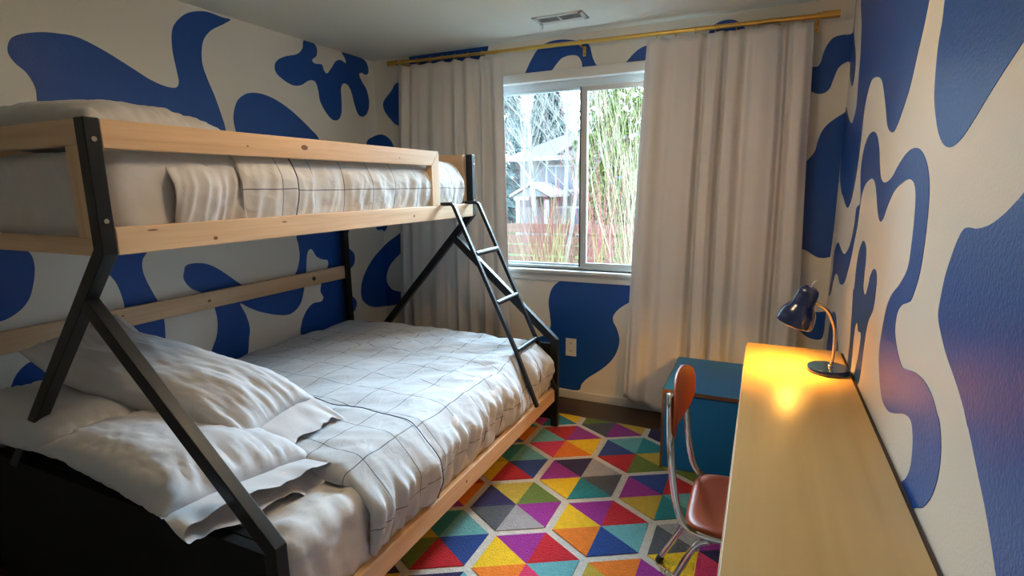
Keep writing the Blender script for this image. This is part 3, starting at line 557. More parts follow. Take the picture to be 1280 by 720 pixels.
def mattress(name, label, x0, x1, y0, y1, z0, z1, seed, r=0.06, amp=0.006, dent=None):
    cx, cy, cz = (x0 + x1) / 2, (y0 + y1) / 2, (z0 + z1) / 2; hx, hy, hz = (x1 - x0) / 2, (y1 - y0) / 2, (z1 - z0) / 2
    bm = bmesh.new(); bmesh.ops.create_cube(bm, size=2.0)
    bmesh.ops.subdivide_edges(bm, edges=bm.edges, cuts=111, use_grid_fill=True)
    for v in bm.verts:
        p = Vector((v.co.x * hx, v.co.y * hy, v.co.z * hz))
        c = Vector((max(min(p.x, hx - r), -hx + r), max(min(p.y, hy - r), -hy + r), max(min(p.z, hz - r), -hz + r)))
        d = p - c
        if d.length > 1e-6: p = c + d.normalized() * r
        q = p + Vector((cx, cy, cz)); k = p.normalized()
        n = d.normalized() if d.length > 1e-6 else Vector((0, 0, 1 if p.z > 0 else 0))
        wv = amp * (1 - 2 * abs(nz(q.x * 3 + q.z * 4, q.y * 9 + q.x * 6, seed))) + amp * 0.7 * (1 - 2 * abs(nz(q.x * 9, q.y * 16 + q.z * 5, seed + 2))) + amp * 0.45 * (1 - 2 * abs(nz(q.x * 24 + q.z * 10, q.y * 20 + q.z * 8, seed + 5)))
        v.co = q + n * wv
        if dent:
            a_ = dent(v.co.x + 0.014, v.co.y, v.co.z); v.co = Vector((min(v.co.x, a_[0] - 0.014), a_[1], a_[2]))
    me = bpy.data.meshes.new('fitted_sheet'); 
    for f_ in bm.faces: f_.smooth = True
    bm.to_mesh(me); bm.free(); me.materials.append(M_sheet)
    t = thing(name, label, 'mattress', (cx, cy, z0))
    o = bpy.data.objects.new('fitted_sheet', me); COL.objects.link(o); attach(o, t)
    return t

def pillow(label, loc, rot, a, b, T, seed, hem=0.0, bend=None, mat_=None, group='pillows on the wide lower bed'):
    mat_ = mat_ or M_case; R = Matrix.Translation(loc) @ rot.to_4x4()
    def put(x, y, z):
        if bend: x, y, z = bend(x, y, z)
        return R @ Vector((x, y, z))
    def shape(u, v, sgn):
        eu, ev = max(1 - abs(u) ** 3.2, 0), max(1 - abs(v) ** 3.0, 0)
        x = a * u * (1 - 0.055 * (1 - v * v) * abs(u) ** 3); y = b * v * (1 - 0.09 * (1 - u * u) * abs(v) ** 3)
        h = T * (eu ** 0.62) * (ev ** 0.62)
        edge = 1 - min(eu, ev)
        cre = (0.014 * (1 - 2 * abs(nz(v * 8 + 0.6 * nz(u * 3, v), u * 1.5, seed + 9))) * sm(0.1, 0.95, abs(u)) ** 2)
        w = cre + 0.010 * nz(u * 3 + seed, v * 3) + 0.008 * edge * (1 - 2 * abs(nz(u * 9 + seed, v * 7, 2.2))) + 0.004 * (1 - 2 * abs(nz(u * 5 + v * 5, v * 16, seed)))
        return put(x, y, sgn * h + w * min(1, h / 0.03) + (0 if sgn > 0 else 0.0))
    mb = MB(); n, m = 56, 44
    mb.grid(lambda s, q: shape(2 * s - 1, 2 * q - 1, 1), n, m); mb.grid(lambda s, q: shape(2 * s - 1, 2 * q - 1, -0.8), n, m)
    t = thing('pillow', label, 'pillow', loc, group)
    o = mb.build('pillowcase', mat_, t, smooth=True, weld=True)
    if hem:
        def H_(s, q):
            th = 2 * PI * s; c, si = math.cos(th), math.sin(th)
            y = b * (0.97 + 0.04 * q) * (abs(c) ** 0.8) * (1 if c > 0 else -1)
            op = (0.012 + 0.050 * q ** 1.3) * (0.6 + 0.4 * nz(c * 2 + seed, 0.4))
            z = op * si + 0.022 * q * nz(c * 5 + seed, si * 0.9 + q, 1.1) - 0.012 * q
            x = a * (0.945 - 0.03 * (1 - abs(c))) + hem * q * (1 + 0.18 * nz(c * 3 + seed, si * 2, 4.0))
            return put(x, y, z)
        MB().grid(H_, 72, 10).build('open_hem', mat_, t, smooth=True, weld=True)
    return t
from mathutils import Euler
def dent_low(x, y, z):
    for yy in (yl,):
        k = math.exp(-((y - yy) / (0.15 if y < yy else 0.045)) ** 2)
        if z < 0.62:
            xl = 1.562 + (0.590 - z) * 0.405 - 0.026 if z < 0.590 else 1.53
            if x > xl: x = x + (xl - x) * k
    return x, y, z
mattress('lower_mattress', 'white sheeted mattress under the pillows of the wide lower bed', 0.072, 1.626, -2.545, -0.530, 0.243, 0.520, 3.1, amp=0.011, dent=dent_low)
duvet('lower_duvet', 'white checked duvet spread over the wide lower bed', 0.066, 1.610, -2.26, -0.535, 0.560, 0.275, 0.19, M_duv, 2.7, -1.86, r=0.085, dropL=0.10, wr=1.15, dent=dent_low, crown=0.025)
mattress('upper_mattress', 'white sheeted mattress on the narrow top bunk', 0.076, 1.068, -2.560, -0.562, 1.346, 1.612, 9.4, r=0.05, amp=0.005)
duvet('upper_duvet', 'white checked duvet behind the guard rail of the top bunk', 0.072, 1.066, -2.16, -0.557, 1.640, 0.275, 0.24, M_duv2, 11.3, -1.915, r=0.07, dropL=0.20, wr=0.5, near=0.04)
duvet('top_sheet', 'plain white sheet turned back beside the checked duvet of the top bunk', 0.073, 1.0665, -2.40, -2.10, 1.618, 0.255, 0.02, M_sheet, 21.0, -9, r=0.06, dropL=0.20, wr=0.9, near=0.03, n=(150, 60))

pillow('grey white pillow on the wide lower bed against the mural wall', (0.42, -2.42, 0.645), Euler((-0.10, 0.0, 0.05)).to_matrix(), 0.40, 0.26, 0.115, 1.0)
pillow('white pillow drooping over the black end panel of the lower bed', (1.04, -2.44, 0.628), Euler((-0.13, 0.05, -0.06)).to_matrix(), 0.35, 0.255, 0.105, 4.0, hem=0.12)
pillow('long white pillow lying across the two others on the lower bed', (0.73, -2.25, 0.775), Euler((0.16, 0.15, 0.12)).to_matrix(), 0.51, 0.19, 0.105, 7.7, hem=0.15,
       bend=lambda x, y, z: (x, y, z - 0.10 * max(x - 0.25, 0) ** 2 / 0.16 + 0.55 * max(-x - 0.34, 0)))
pillow('white pillow at the head of the top bunk behind the pine guard rail', (0.60, -2.31, 1.690), Euler((-0.06, 0.03, 0.0)).to_matrix(), 0.42, 0.25, 0.10, 12.0, group='pillow on the top bunk')

# ------------------------------------------------------------------ rug
PAL = {'red': (0.50, 0.010, 0.022), 'purple': (0.30, 0.022, 0.28), 'yellow': (0.80, 0.52, 0.012), 'orange': (0.78, 0.20, 0.015), 'blue': (0.012, 0.055, 0.26),
       'navy': (0.020, 0.016, 0.085), 'teal': (0.010, 0.22, 0.27), 'cyan': (0.13, 0.40, 0.44), 'green': (0.13, 0.20, 0.035), 'olive': (0.52, 0.38, 0.045),
       'lgrey': (0.33, 0.33, 0.35), 'dgrey': (0.085, 0.095, 0.115), 'pink': (0.66, 0.035, 0.13)}
def pile(name, c): return mat('rug_' + name, c, rough=0.95, spec=0.1, var=0.22, vscale=45, bump=0.9, bscale=170, sheen=0.15)
M_rugbase = pile('cream', (0.58, 0.565, 0.53))
RX, RYO, RS = 2.1994, -1.3792, 0.4117
rx0, rx1, ry0, ry1 = 0.80, 3.06, -3.55, -0.305
rug = thing('area_rug', 'shaggy rug of bright coloured triangles in cream outlined hexagons', 'rug', (1.9, -1.9, 0))
MB().box(rx0, rx1, ry0, ry1, 0.0, 0.010).build('rug_base', M_rugbase, rug, bevel=0.003)
SPEC = {(0, 0): 'cyan red purple yellow orange blue', (-.5, 1): 'dgrey lgrey navy purple yellow teal', (-1, 0): 'purple green olive navy dgrey lgrey',
        (.5, 1): 'cyan red blue purple olive teal', (0, 2): 'olive teal cyan blue red green', (-1, 2): 'yellow purple red cyan pink orange',
        (-1.5, 1): 'blue cyan teal olive yellow red', (-.5, -1): 'cyan red purple yellow orange pink', (-1.5, -1): 'blue cyan teal olive green red',
        (1, 0): 'navy purple lgrey dgrey yellow pink', (.5, -1): 'red purple orange olive teal blue', (-.5, 3): 'olive red teal green dgrey purple',
        (-1.5, 3): 'yellow blue red orange pink teal', (.5, 3): 'cyan red blue navy navy teal', (-2, 0): 'orange red navy teal olive purple', (-2, 2): 'orange teal purple red green blue',
        (-1, -2): 'purple cyan navy lgrey yellow red'}
def clip_poly(P, x0, x1, y0, y1):
    for ax, lim, sg in ((0, x0, 1), (0, x1, -1), (1, y0, 1), (1, y1, -1)):
        o = []
        for i in range(len(P)):
            a, b = P[i], P[(i + 1) % len(P)]; da, db = (a[ax] - lim) * sg, (b[ax] - lim) * sg
            if da >= 0: o.append(a)
            if da * db < 0: k = da / (da - db); o.append((a[0] + (b[0] - a[0]) * k, a[1] + (b[1] - a[1]) * k))
        P = o
        if len(P) < 3: return []
    return P
rr = random.Random(3)
for j in range(-6, 4):
    for ii in range(-9, 6):
        i = ii + (0.5 if j % 2 else 0)
        hx, hy = RX + i * RS, RYO + j * RS * math.sqrt(3) / 2
        cols = SPEC.get((i, j)); cols = cols.split() if cols else [rr.choice(list(PAL)) for _ in range(6)]
        R0 = (RS - 0.036) / math.sqrt(3)
        for k in range(6):
            a0, a1 = math.radians(60 * k - 30), math.radians(60 * k + 30)
            T = [(hx, hy), (hx + R0 * math.cos(a0), hy + R0 * math.sin(a0)), (hx + R0 * math.cos(a1), hy + R0 * math.sin(a1))]
            T = clip_poly(T, rx0 + 0.004, rx1 - 0.004, ry0 + 0.004, ry1 - 0.004)
            if len(T) < 3 or max(q[0] for q in T) < 1.15 or min(q[1] for q in T) < -2.75: continue
            MB().prism(T, lambda a, b, t: (a, b, t), 0.009, 0.0135).build('triangle_patch', pile(cols[k], PAL[cols[k]]), rug)

# ------------------------------------------------------------------ desk
desk = thing('long_desk', 'long narrow birch plywood desk top fixed along the mural wall', 'desk', (2.93, -1.8, 0))
dx0, dx1, dy0, dy1 = 2.730, 3.108, -2.95, -0.802
MB().box(dx0, dx1, dy0, dy1, 0.735, 0.760).build('desk_top', M_birch, desk, bevel=0.0025)
M_ply = wood('ply_edge', (0.55, 0.40, 0.22), (0.70, 0.54, 0.33), axis=1, knots=False)
MB().box(dx0 - 0.0022, dx0 - 0.0002, dy0, dy1, 0.737, 0.7585).build('edge_strip', M_ply, desk)
MB().box(3.090, 3.120, dy0, dy1, 0.655, 0.735).build('wall_cleat', M_birch, desk)
MB().box(3.108, 3.120, dy0, dy1, 0.735, 0.752).build('back_gap_strip', mat('dark_brown_strip', (0.05, 0.028, 0.018), rough=0.7), desk)
for y in (dy1 - 0.03, dy0):
    MB().box(2.80, 3.10, y, y + 0.025, 0.014, 0.735).build('support_panel', M_birch, desk, bevel=0.002)

# ------------------------------------------------------------------ desk lamp
M_lampblue = mat('lamp_blue', (0.006, 0.018, 0.10), rough=0.16, spec=0.6, coat=0.5)
M_lampin = mat('lamp_inside', (0.80, 0.74, 0.62), rough=0.5)
M_brushed = mat('brushed_steel', (0.62, 0.52, 0.40), rough=0.25, metal=1.0)
lamp = thing('desk_lamp', 'small dark blue gooseneck lamp glowing at the far end of the desk', 'lamp', (3.037, -1.12, 0.76))
MB().lathe([(0.0, 0.0), (0.072, 0.0), (0.0755, 0.003), (0.0755, 0.018), (0.073, 0.021), (0.020, 0.0225), (0.0, 0.0225)], 40, (3.034, -1.12, 0.760)).build('base', M_lampblue, lamp, smooth=True, auto=0.7)
MB().lathe([(0.0, 0), (0.012, 0), (0.010, 0.006), (0.0, 0.008)], 16, (3.040, -1.12, 0.7825)).build('collar', M_brushed, lamp, smooth=True)
neck_pts = catmull([(3.040, -1.12, 0.780), (3.046, -1.12, 0.830), (3.046, -1.12, 0.885), (3.040, -1.12, 0.940), (3.022, -1.12, 0.990), (2.996, -1.12, 1.020), (2.962, -1.12, 1.034)], 6, False)
MB().tube(neck_pts, 0.0068, 12).build('gooseneck', M_brushed, lamp, smooth=True)
axis = Vector((0.30, -0.05, 0.95)).normalized(); rim = Vector((2.900, -1.12, 0.945))
prof = [(0.068, 0.0), (0.0685, 0.010), (0.067, 0.030), (0.062, 0.052), (0.052, 0.070), (0.044, 0.082), (0.0415, 0.092), (0.0405, 0.110), (0.039, 0.135), (0.034, 0.150), (0.022, 0.158), (0.0, 0.160)]
sh = MB().lathe(prof, 48, rim, axis, False).build('shade', M_lampblue, lamp, smooth=True)
inn = [(0.0665, 0.001), (0.0655, 0.012), (0.064, 0.030), (0.059, 0.050), (0.049, 0.067), (0.040, 0.082), (0.037, 0.110), (0.030, 0.145), (0.0, 0.150)]
MB().lathe(inn, 48, rim, axis, False).build('shade_lining', M_lampin, sh, smooth=True)
MB().lathe([(0.0680, 0.0), (0.0672, -0.0016), (0.0664, 0.0)], 48, rim, axis, False).build('shade_rim', M_lampin, sh, smooth=True)
for o_ in (sh,):
    o_.data.polygons.foreach_set('use_smooth', [True] * len(o_.data.polygons))
tp = rim + axis * 0.158
MB().lathe([(0.0, 0), (0.010, 0), (0.009, 0.006), (0.0035, 0.008), (0.0035, 0.016), (0.0, 0.016)], 16, tp, axis).build('switch_knob', M_chrome, sh, smooth=True, auto=0.6)
MB().tube([tuple(tp + axis * 0.012), tuple(tp + axis * 0.022 + Vector((0.010, 0, 0.006)))], 0.0028, 8).build('switch_lever', M_chrome, sh, smooth=True)
bulb_c = rim + axis * 0.045
MB().lathe([(0.0, -0.028), (0.014, -0.024), (0.024, -0.012), (0.026, 0.0), (0.022, 0.014), (0.013, 0.03), (0.012, 0.05), (0.0, 0.052)], 24, bulb_c, axis).build('bulb', emit_mat('bulb_glow', (1.0, 0.52, 0.12), 90.0), lamp, smooth=True)
bl = bpy.data.lights.new('bulb_light', 'SPOT'); bl.energy = 14; bl.color = (1.0, 0.46, 0.05); bl.shadow_soft_size = 0.02; bl.spot_size = math.radians(150); bl.spot_blend = 0.6
blo = bpy.data.objects.new('bulb_light', bl); COL.objects.link(blo); blo.location = rim + axis * 0.010
blo.rotation_euler = (-axis).to_track_quat('-Z', 'Y').to_euler(); attach(blo, lamp)

# ------------------------------------------------------------------ blue cabinet
M_lam = mat('blue_laminate', (0.004, 0.165, 0.45), rough=0.42, spec=0.4, bump=0.03, bscale=300)
M_edge = wood('cabinet_edge', (0.13, 0.055, 0.026), (0.22, 0.10, 0.05), axis=0, knots=False)
cab = thing('low_cabinet', 'low blue laminate cabinet with brown edges between curtain and desk', 'cabinet', (2.62, -0.46, 0.0135))
c0, c1, d0, d1, zc = 2.345, 2.900, -0.760, -0.180, 0.455
MB().box(c0 + 0.004, c1, d0 + 0.004, d1, zc - 0.020, zc).build('top_panel', M_lam, cab)
MB().box(c0 + 0.012, c1 - 0.012, d0 + 0.006, d0 + 0.022, 0.020, zc - 0.026).build('door', M_lam, cab, bevel=0.001)
MB().box(c0 + 0.001, c0 + 0.018, d0 + 0.022, d1, 0.0135, zc - 0.020).build('side_panel', M_lam, cab)
MB().box(c1 - 0.018, c1 - 0.001, d0 + 0.022, d1, 0.0135, zc - 0.020).build('side_panel', M_lam, cab)
MB().box(c0 + 0.018, c1 - 0.018, d1 - 0.012, d1, 0.0135, zc - 0.020).build('back_panel', M_edge, cab)
MB().box(c0 + 0.018, c1 - 0.018, d0 + 0.022, d1 - 0.012, 0.0135, 0.030).build('bottom_panel', M_edge, cab)
MB().box(c0 + 0.004, c1, d0, d0 + 0.004, zc - 0.020, zc - 0.001).build('edge_strip', M_edge, cab)
MB().box(c0, c0 + 0.004, d0, d1, zc - 0.020, zc - 0.001).build('edge_strip', M_edge, cab)
MB().box(c0, c0 + 0.012, d0 + 0.002, d0 + 0.022, 0.0135, zc - 0.020).build('edge_strip', M_edge, cab)
MB().box(c1 - 0.012, c1, d0 + 0.002, d0 + 0.022, 0.0135, zc - 0.020).build('edge_strip', M_edge, cab)

# ------------------------------------------------------------------ school chair
M_seat = mat('chair_shell', (0.36, 0.062, 0.016), rough=0.40, spec=0.3, var=0.05, vscale=20)
ch = thing('school_chair', 'vintage school chair with rust orange shell and chrome tube frame, pushed under the desk', 'chair', (2.77, -1.68, 0.0135))
ya, yb = -1.875, -1.490; yc = (ya + yb) / 2
def seatP(u, v):
    s, q = 2 * u - 1, 2 * v - 1          # s front(+x)/back, q across
    r = 0.34
    # rounded-square plan
    sx, sq = s, q
    m = (abs(s) ** 5 + abs(q) ** 5) ** 0.2; mm = max(abs(s), abs(q), 1e-6)
    k = mm / m if m > 1e-6 else 1
    sx, sq = s * k, q * k
    x = 2.783 + 0.190 * sx; y = yc + 0.190 * sq
    z = 0.436 - 0.020 * (1 - min(abs(sq), 1) ** 2) * (1 - min(abs(sx + 0.15), 1) ** 2) - 0.030 * sm(0.55, 1.0, sx) + 0.004 * sm(0.7, 1, abs(sq)) - 0.010 * sm(0.90, 1.0, mm)
    return (x, y, z)
MB().grid(seatP, 36, 36).build('seat', M_seat, ch, smooth=True, solid=0.011)
def backP(u, v):
    s, q = 2 * u - 1, 2 * v - 1           # s across y, q height
    m = (abs(s) ** 2.6 + abs(q) ** 2.6) ** (1 / 2.6); mm = max(abs(s), abs(q), 1e-6); k = mm / m if m > 1e-6 else 1
    s, q = s * k, q * k
    y = yc + 0.188 * s; z = 0.772 + 0.098 * q + 0.012 * (1 - s * s)
    x = 2.548 + 0.022 * s * s + 0.006 * s - 0.004 * q * q
    return (x, y, z)
MB().grid(backP, 40, 24).build('backrest', M_seat, ch, smooth=True, solid=0.010)
def arc(P, n=6): return catmull(P, n, False)
for y, yt in ((ya + 0.012, ya + 0.045), (yb - 0.012, yb - 0.045)):
    pts = arc([(2.940, y, 0.408), (2.780, y, 0.408), (2.665, y, 0.410), (2.612, y, 0.424), (2.580, y, 0.470), (2.558, y, 0.580), (2.546, y, 0.690), (2.536, yt, 0.790), (2.534, yt, 0.850)], 6)
    MB().tube(pts, 0.0115, 12).build('back_tube', M_chrome, ch, smooth=True)
    rl = arc([(2.675, y, 0.398), (2.630, y, 0.360), (2.560, y - 0.002, 0.200), (2.478, y - 0.004, 0.030)], 6)
    l = MB().tube(rl, 0.0110, 12).build('leg', M_chrome, ch, smooth=True)
    MB().tube([(2.480, y - 0.004, 0.036), (2.472, y - 0.004, 0.014)], 0.0145, 12).build('foot_glide', M_dark, l, smooth=True)
    fl_ = arc([(2.860, y, 0.398), (2.905, y, 0.360), (2.950, y, 0.200), (2.985, y, 0.030)], 6)
    l = MB().tube(fl_, 0.0110, 12).build('leg', M_chrome, ch, smooth=True)
    MB().tube([(2.984, y, 0.036), (2.988, y, 0.014)], 0.0145, 12).build('foot_glide', M_dark, l, smooth=True)
for x in (2.69, 2.86):
    MB().tube([(x, ya + 0.012, 0.400), (x, yb - 0.012, 0.400)], 0.009, 10).build('cross_tube', M_chrome, ch, smooth=True)

# ------------------------------------------------------------------ added ceiling fill light, unseen above the frame
LX, LY = 2.0, -1.78
cl = thing('ceiling_fill_light', 'added unseen fill light in a round frosted bowl glowing warm between bunk bed and desk', 'ceiling light', (LX, LY, H))
MB().lathe([(0.0, 0.0), (0.07, 0.0), (0.07, -0.015), (0.05, -0.025), (0.0, -0.025)], 32, (LX, LY, H)).build('canopy', M_trim, cl, smooth=True, auto=0.6)
MB().tube([(LX, LY, H - 0.025), (LX, LY, H - 0.19)], 0.008, 10).build('stem', M_gold, cl, smooth=True)
MB().lathe([(0.150, -0.130), (0.146, -0.150), (0.120, -0.180), (0.070, -0.200), (0.0, -0.206)], 40, (LX, LY, H), cap=False).build('fill_bowl', emit_mat('fill_glow', (1.0, 0.76, 0.50), 20), cl, smooth=True, solid=0.004)

# ------------------------------------------------------------------ garden beyond the window
M_lawn = mat('lawn', (0.088, 0.105, 0.033), rough=0.95, var=0.4, vscale=2.5, bump=0.5, bscale=30)
GZ = -0.75
struct(MB().box(-60, 40, 0.16, 90, GZ - 0.1, GZ).build('garden_ground', M_lawn))
struct(MB().box(-6, 8, 0.16, 1.7, GZ, GZ + 0.03).build('bounce_strip', mat('bounce_strip_pale', (0.55, 0.55, 0.53), rough=0.95, var=0.3, vscale=60, bump=0.6, bscale=120)))  # added unseen pale ground, bounces daylight through the window onto the ceiling
M_bark = mat('birch_bark', (0.303, 0.292, 0.275), rough=0.8, var=0.3, vscale=9)
M_cane = mat('straw_cane', (0.34, 0.295, 0.19), rough=0.8, var=0.25, vscale=6)
M_red = mat('red_twig', (0.253, 0.072, 0.072), rough=0.7, var=0.2, vscale=6)
M_fence = wood('fence_cedar', (0.143, 0.066, 0.047), (0.220, 0.116, 0.083), axis=0, knots=False)
M_leaf = mat('hedge_leaf', (0.105, 0.165, 0.022), rough=0.7, var=0.6, vscale=5)
M_fir = mat('fir_needles', (0.056, 0.120, 0.112), rough=0.8, var=0.4, vscale=1.5)  # lighter, desaturated green with distance haze put into the colour
M_siding = mat('house_siding', (0.231, 0.242, 0.253), rough=0.8, var=0.06, vscale=2)
M_dsiding = mat('house_siding_dark', (0.121, 0.132, 0.143), rough=0.8)
M_roof = mat('house_roof', (0.165, 0.176, 0.193), rough=0.9, var=0.2, vscale=6)
M_htrim = mat('house_trim', (0.396, 0.396, 0.396), rough=0.6)
M_hglass = mat('house_glass', (0.10, 0.14, 0.18), rough=0.15)

# fence of horizontal boards, straight along the garden
fen = thing('garden_fence', 'weathered reddish cedar fence of horizontal boards across the garden', 'fence', (-1, 4.6, GZ))
for k in range(7):
    z = 0.93 - 0.175 * (k + 1)
    MB().box(-6.0, 4.0, 4.60, 4.625, z, z + (0.135 if k % 2 else 0.150)).build('board', M_fence, fen)
for i in range(6):
    x = -5.6 + i * 1.85
    MB().box(x, x + 0.1, 4.625, 4.725, GZ, 0.97).build('post', M_fence, fen)

rt = random.Random(11)
def branchy(mb, p, d, L, r, depth, spread=0.5, up=0.15, nb=(3, 5), seg=5):
    pts = [p.copy()]; rs = [r]; q = p.copy(); dd = d.normalized(); kids = []
    for i in range(seg):
        dd = (dd + Vector((rt.uniform(-1, 1), rt.uniform(-1, 1), rt.uniform(-.4, .8))) * 0.10 + Vector((0, 0, up * 0.2))).normalized()
        q = q + dd * (L / seg); pts.append(q.copy()); rs.append(max(r * (1 - 0.75 * (i + 1) / seg), 0.0016))
        if i > 0: kids.append((q.copy(), dd.copy(), rs[-1]))
    mb.tube([tuple(a) for a in pts], rs, 6 if r > 0.02 else 4, cap=False)
    if depth > 0:
        for _ in range(rt.randint(*nb)):
            kp, kd, kr = rt.choice(kids); az = rt.uniform(0, 2 * PI)
            nd = (kd + Vector((math.cos(az), math.sin(az), 0.35)) * spread * rt.uniform(.8, 1.6)).normalized()
            branchy(mb, kp, nd, L * rt.uniform(.38, .6), max(kr * 0.6, 0.0022), depth - 1, spread, up, nb, seg)
def tree(name, label, x, y, h, r, m, lean=(0, 0), depth=3, nb=(4, 6), spread=.55):
    t = thing(name, label, 'tree', (x, y, GZ), 'bare trees in the garden')
    tr = MB(); base = Vector((x, y, GZ)); pts = []; rs = []; kids = []
    for i in range(13):
        f_ = i / 12; pt = base + Vector((lean[0] * f_ + 0.05 * nz(x * 3, f_ * 4), lean[1] * f_ + 0.05 * nz(y * 3, f_ * 4, 2), h * f_))
        pts.append(pt); rs.append(r * (1 - 0.8 * f_))
    tr.tube([tuple(a) for a in pts], rs, 8); tr.build('trunk', m, t, smooth=True)
    cr = MB()
    for i in range(5, 13):
        for _ in range(4):
            az = rt.uniform(0, 2 * PI); branchy(cr, pts[i], Vector((math.cos(az), math.sin(az), 0.9)), h * rt.uniform(.10, .22), rs[i] * 0.34, depth - 1, spread, .2, nb)
    cr.build('branches', m, t, smooth=True)
    return t
tree('birch_tree', 'slim white birch in front of the porch seen through the sliding window', -0.78, 5.2, 5.6, 0.065, M_bark, (-0.3, 0.2), 3)
tree('birch_tree', 'white birch with a forked top just beside the window mullion', -0.62, 5.95, 6.2, 0.060, M_bark, (0.15, 0.1), 3)
tree('birch_tree', 'leaning white birch nearest the window mullion', -0.02, 4.15, 5.0, 0.040, M_bark, (0.45, 0.3), 3)
tree('birch_tree', 'thin pale birch whose twigs cross the far conifers', -1.75, 6.6, 5.2, 0.040, M_bark, (0.2, 0.1), 3)

def clump(name, label, x, y, n, h, m, spread, r=0.008, twigs=2, cat='shrub'):
    t = thing(name, label, cat, (x, y, GZ))
    mb = MB()
    for i in range(n):
        az = rt.uniform(0, 2 * PI); ln = rt.uniform(0.1, 1) * spread
        branchy(mb, Vector((x + 0.18 * rt.uniform(-1, 1), y + 0.18 * rt.uniform(-1, 1), GZ)), Vector((math.cos(az) * ln, math.sin(az) * ln, 1)), h * rt.uniform(.65, 1), r * rt.uniform(.7, 1.2), 1, .3, .25, (twigs, twigs + 2), 7)
    mb.build('stems', m, t, smooth=True); return t
clump('cane_shrub', 'tall shrub of straw yellow bare canes in front of the hedge', 1.20, 3.4, 44, 3.9, M_cane, 0.17, 0.0040, 4)
clump('cane_shrub', 'shorter clump of straw yellow canes beside the wide curtain', 1.55, 2.7, 20, 2.6, M_cane, 0.16, 0.0038, 2)
clump('red_twig_shrub', 'low shrub of red bare twigs before the fence', 0.92, 3.0, 34, 2.5, M_red, 0.24, 0.0065, 2)
clump('red_twig_shrub', 'spreading reddish twig bush below the porch', -0.20, 4.0, 50, 2.25, M_red, 0.30, 0.006, 2)
clump('dry_grass_clump', 'dry straw coloured grass clump low behind the fixed pane', 0.30, 2.9, 130, 1.65, mat('dry_grass', (0.231, 0.198, 0.077), rough=0.9, var=0.4, vscale=6), 0.55, 0.004, 0, 'grass')
clump('dry_grass_clump', 'green tufted grass at the foot of the canes', 1.30, 2.3, 90, 1.45, mat('green_grass', (0.143, 0.176, 0.044), rough=0.9, var=0.4, vscale=6), 0.55, 0.004, 0, 'grass')

def leaves(name, label, cx, cy, z0, rx_, ry_, h, n, size, m, cat, cone=False):
    t = thing(name, label, cat, (cx, cy, GZ))
    mb = MB()
    for i in range(n):
        f_ = rt.random() ** (1.4 if cone else 1.0); az = rt.uniform(0, 2 * PI)
        wr_ = (1 - f_) if cone else math.sqrt(max(1 - (2 * f_ - 1) ** 4, 0.02))
        rr_ = math.sqrt(rt.uniform(0.35, 1)) * wr_ * (1 + .25 * nz(az * 2, f_ * 9, cx))
        c = Vector((cx + rx_ * rr_ * math.cos(az), cy + ry_ * rr_ * math.sin(az), z0 + h * f_))
        if cone: d = Vector((math.cos(az), math.sin(az), -0.45)); s = size * rt.uniform(.6, 1.4); w_ = s * .35
        else: d = Vector((rt.uniform(-1, 1), rt.uniform(-1, 1), rt.uniform(-.6, 1))); s = size * rt.uniform(.6, 1.3); w_ = s * .5
        d.normalize(); e = d.cross(Vector((rt.uniform(-1, 1), rt.uniform(-1, 1), rt.uniform(-1, 1)))).normalized() * w_
        k = len(mb.v); mb.v += [tuple(c - d * s), tuple(c + e), tuple(c + d * s), tuple(c - e)]; mb.f.append((k, k + 1, k + 2, k + 3))
    mb.build('foliage', m, t)
    MB().tube([(cx, cy, GZ), (cx, cy, z0 + h * 0.8)], [0.06 * h / 3, 0.01], 8).build('trunk', mat('hedge_bark', (0.10, 0.07, 0.05), rough=0.9), t)
    return t
leaves('evergreen_hedge', 'dense yellow green evergreen bush behind the straw canes', 0.78, 7.9, GZ, 1.60, 1.2, 6.4, 16000, 0.085, M_leaf, 'bush')
leaves('evergreen_hedge', 'green evergreen bush beside the wide curtain behind the fence', 3.4, 7.8, GZ, 1.5, 1.2, 5.0, 7000, 0.075, M_leaf, 'bush')
for lab, x, y, h in (('tall blue green fir left of the neighbouring house', -15.5, 34, 17), ('blue green fir rising behind the house roof', -12.6, 36, 14), ('bushy fir closest to the narrow curtain', -12.6, 25, 9), ('distant fir half hidden by birch twigs', -8.6, 40, 10.5)):
    leaves('fir_tree', lab, x, y, -3, 4.0, 3.2, h, 6500, 0.40, M_fir, 'tree', True)

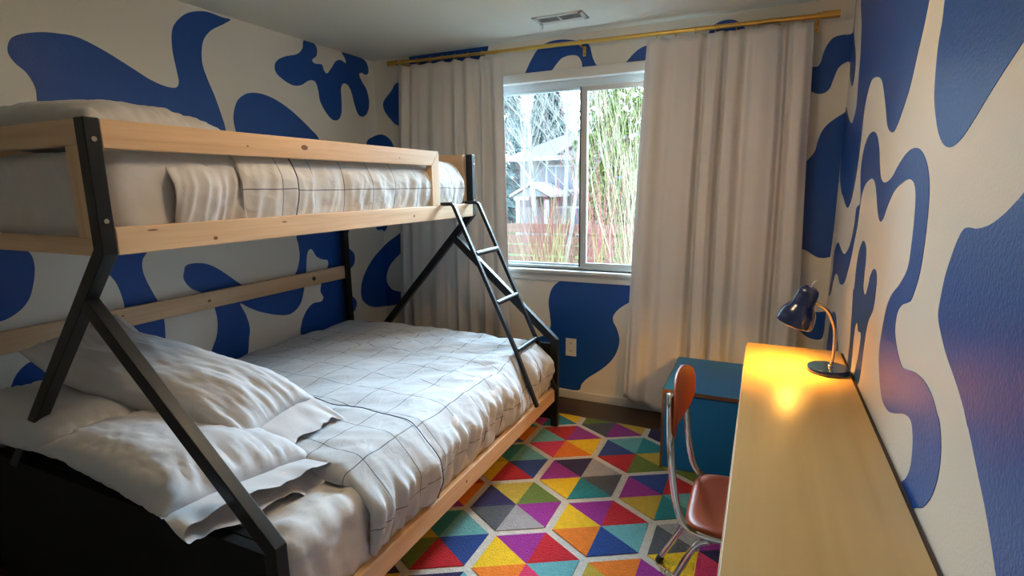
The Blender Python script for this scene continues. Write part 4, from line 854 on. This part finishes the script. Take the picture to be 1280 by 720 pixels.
# neighbouring house
ho = thing('neighbour_house', 'grey two storey house with gabled porch across the garden', 'house', (-5, 20, GZ))
HB = -3.4
MB().box(-7.7, -1.0, 20, 27, HB, 2.75).build('wall', M_siding, ho)
MB().box(-7.72, -1.0, 19.97, 20.0, 0.55, 1.15).build('band', M_dsiding, ho)
rf = MB(); rf.v += [(-8.3, 19.3, 2.75), (-0.1, 19.3, 2.75), (-0.1, 27.7, 2.75), (-8.3, 27.7, 2.75), (-5.2, 23.5, 4.55), (-3.2, 23.5, 4.55)]
rf.f += [(0, 1, 5, 4), (1, 2, 5), (2, 3, 4, 5), (3, 0, 4), (0, 3, 2, 1)]
rf.build('roof', M_roof, ho)
MB().box(-8.35, -0.05, 19.22, 19.3, 2.62, 2.82).build('gutter', M_htrim, ho)
MB().prism([(-5.6, 2.85), (-3.6, 3.85), (-1.6, 2.85), (-1.6, 3.0), (-3.6, 4.02), (-5.6, 3.0)], lambda a, b, t: (a, t, b), 19.1, 22.5).build('dormer_roof', M_htrim, ho)
MB().prism([(-5.3, 2.85), (-3.6, 3.75), (-1.9, 2.85)], lambda a, b, t: (a, t, b), 19.3, 19.4).build('dormer_gable', M_siding, ho)
for x0, x1, z0, z1 in ((-6.3, -5.5, 1.35, 2.35), (-5.3, -4.4, 1.35, 2.35), (-5.9, -5.2, -0.6, 0.5), (-5.0, -4.3, -0.6, 0.5), (-3.6, -2.8, 1.3, 2.3)):
    w_ = MB().box(x0 - .1, x1 + .1, 19.92, 20.0, z0 - .1, z1 + .1).build('window', M_htrim, ho)
    MB().box(x0, (x0 + x1) / 2 - .04, 19.9, 19.925, z0, z1).build('pane', M_hglass, w_); MB().box((x0 + x1) / 2 + .04, x1, 19.9, 19.925, z0, z1).build('pane', M_hglass, w_)
MB().prism([(-7.15, 1.05), (-6.2, 1.55), (-5.25, 1.05), (-5.25, 1.16), (-6.2, 1.68), (-7.15, 1.16)], lambda a, b, t: (a, t, b), 17.6, 20.0).build('porch_roof', M_htrim, ho)
MB().prism([(-7.0, 1.08), (-6.2, 1.50), (-5.4, 1.08)], lambda a, b, t: (a, t, b), 17.7, 17.75).build('porch_gable', M_siding, ho)
MB().box(-7.0, -6.3, 17.7, 17.85, 0.93, 1.08).build('porch_beam', M_htrim, ho)
for x in (-6.9, -6.15, -5.6):
    MB().box(x, x + 0.17, 17.7, 17.87, HB, 0.95).build('porch_post', M_htrim, ho)
MB().box(-6.5, -6.1, 19.95, 20.0, HB, 0.6).build('door', M_red, ho)
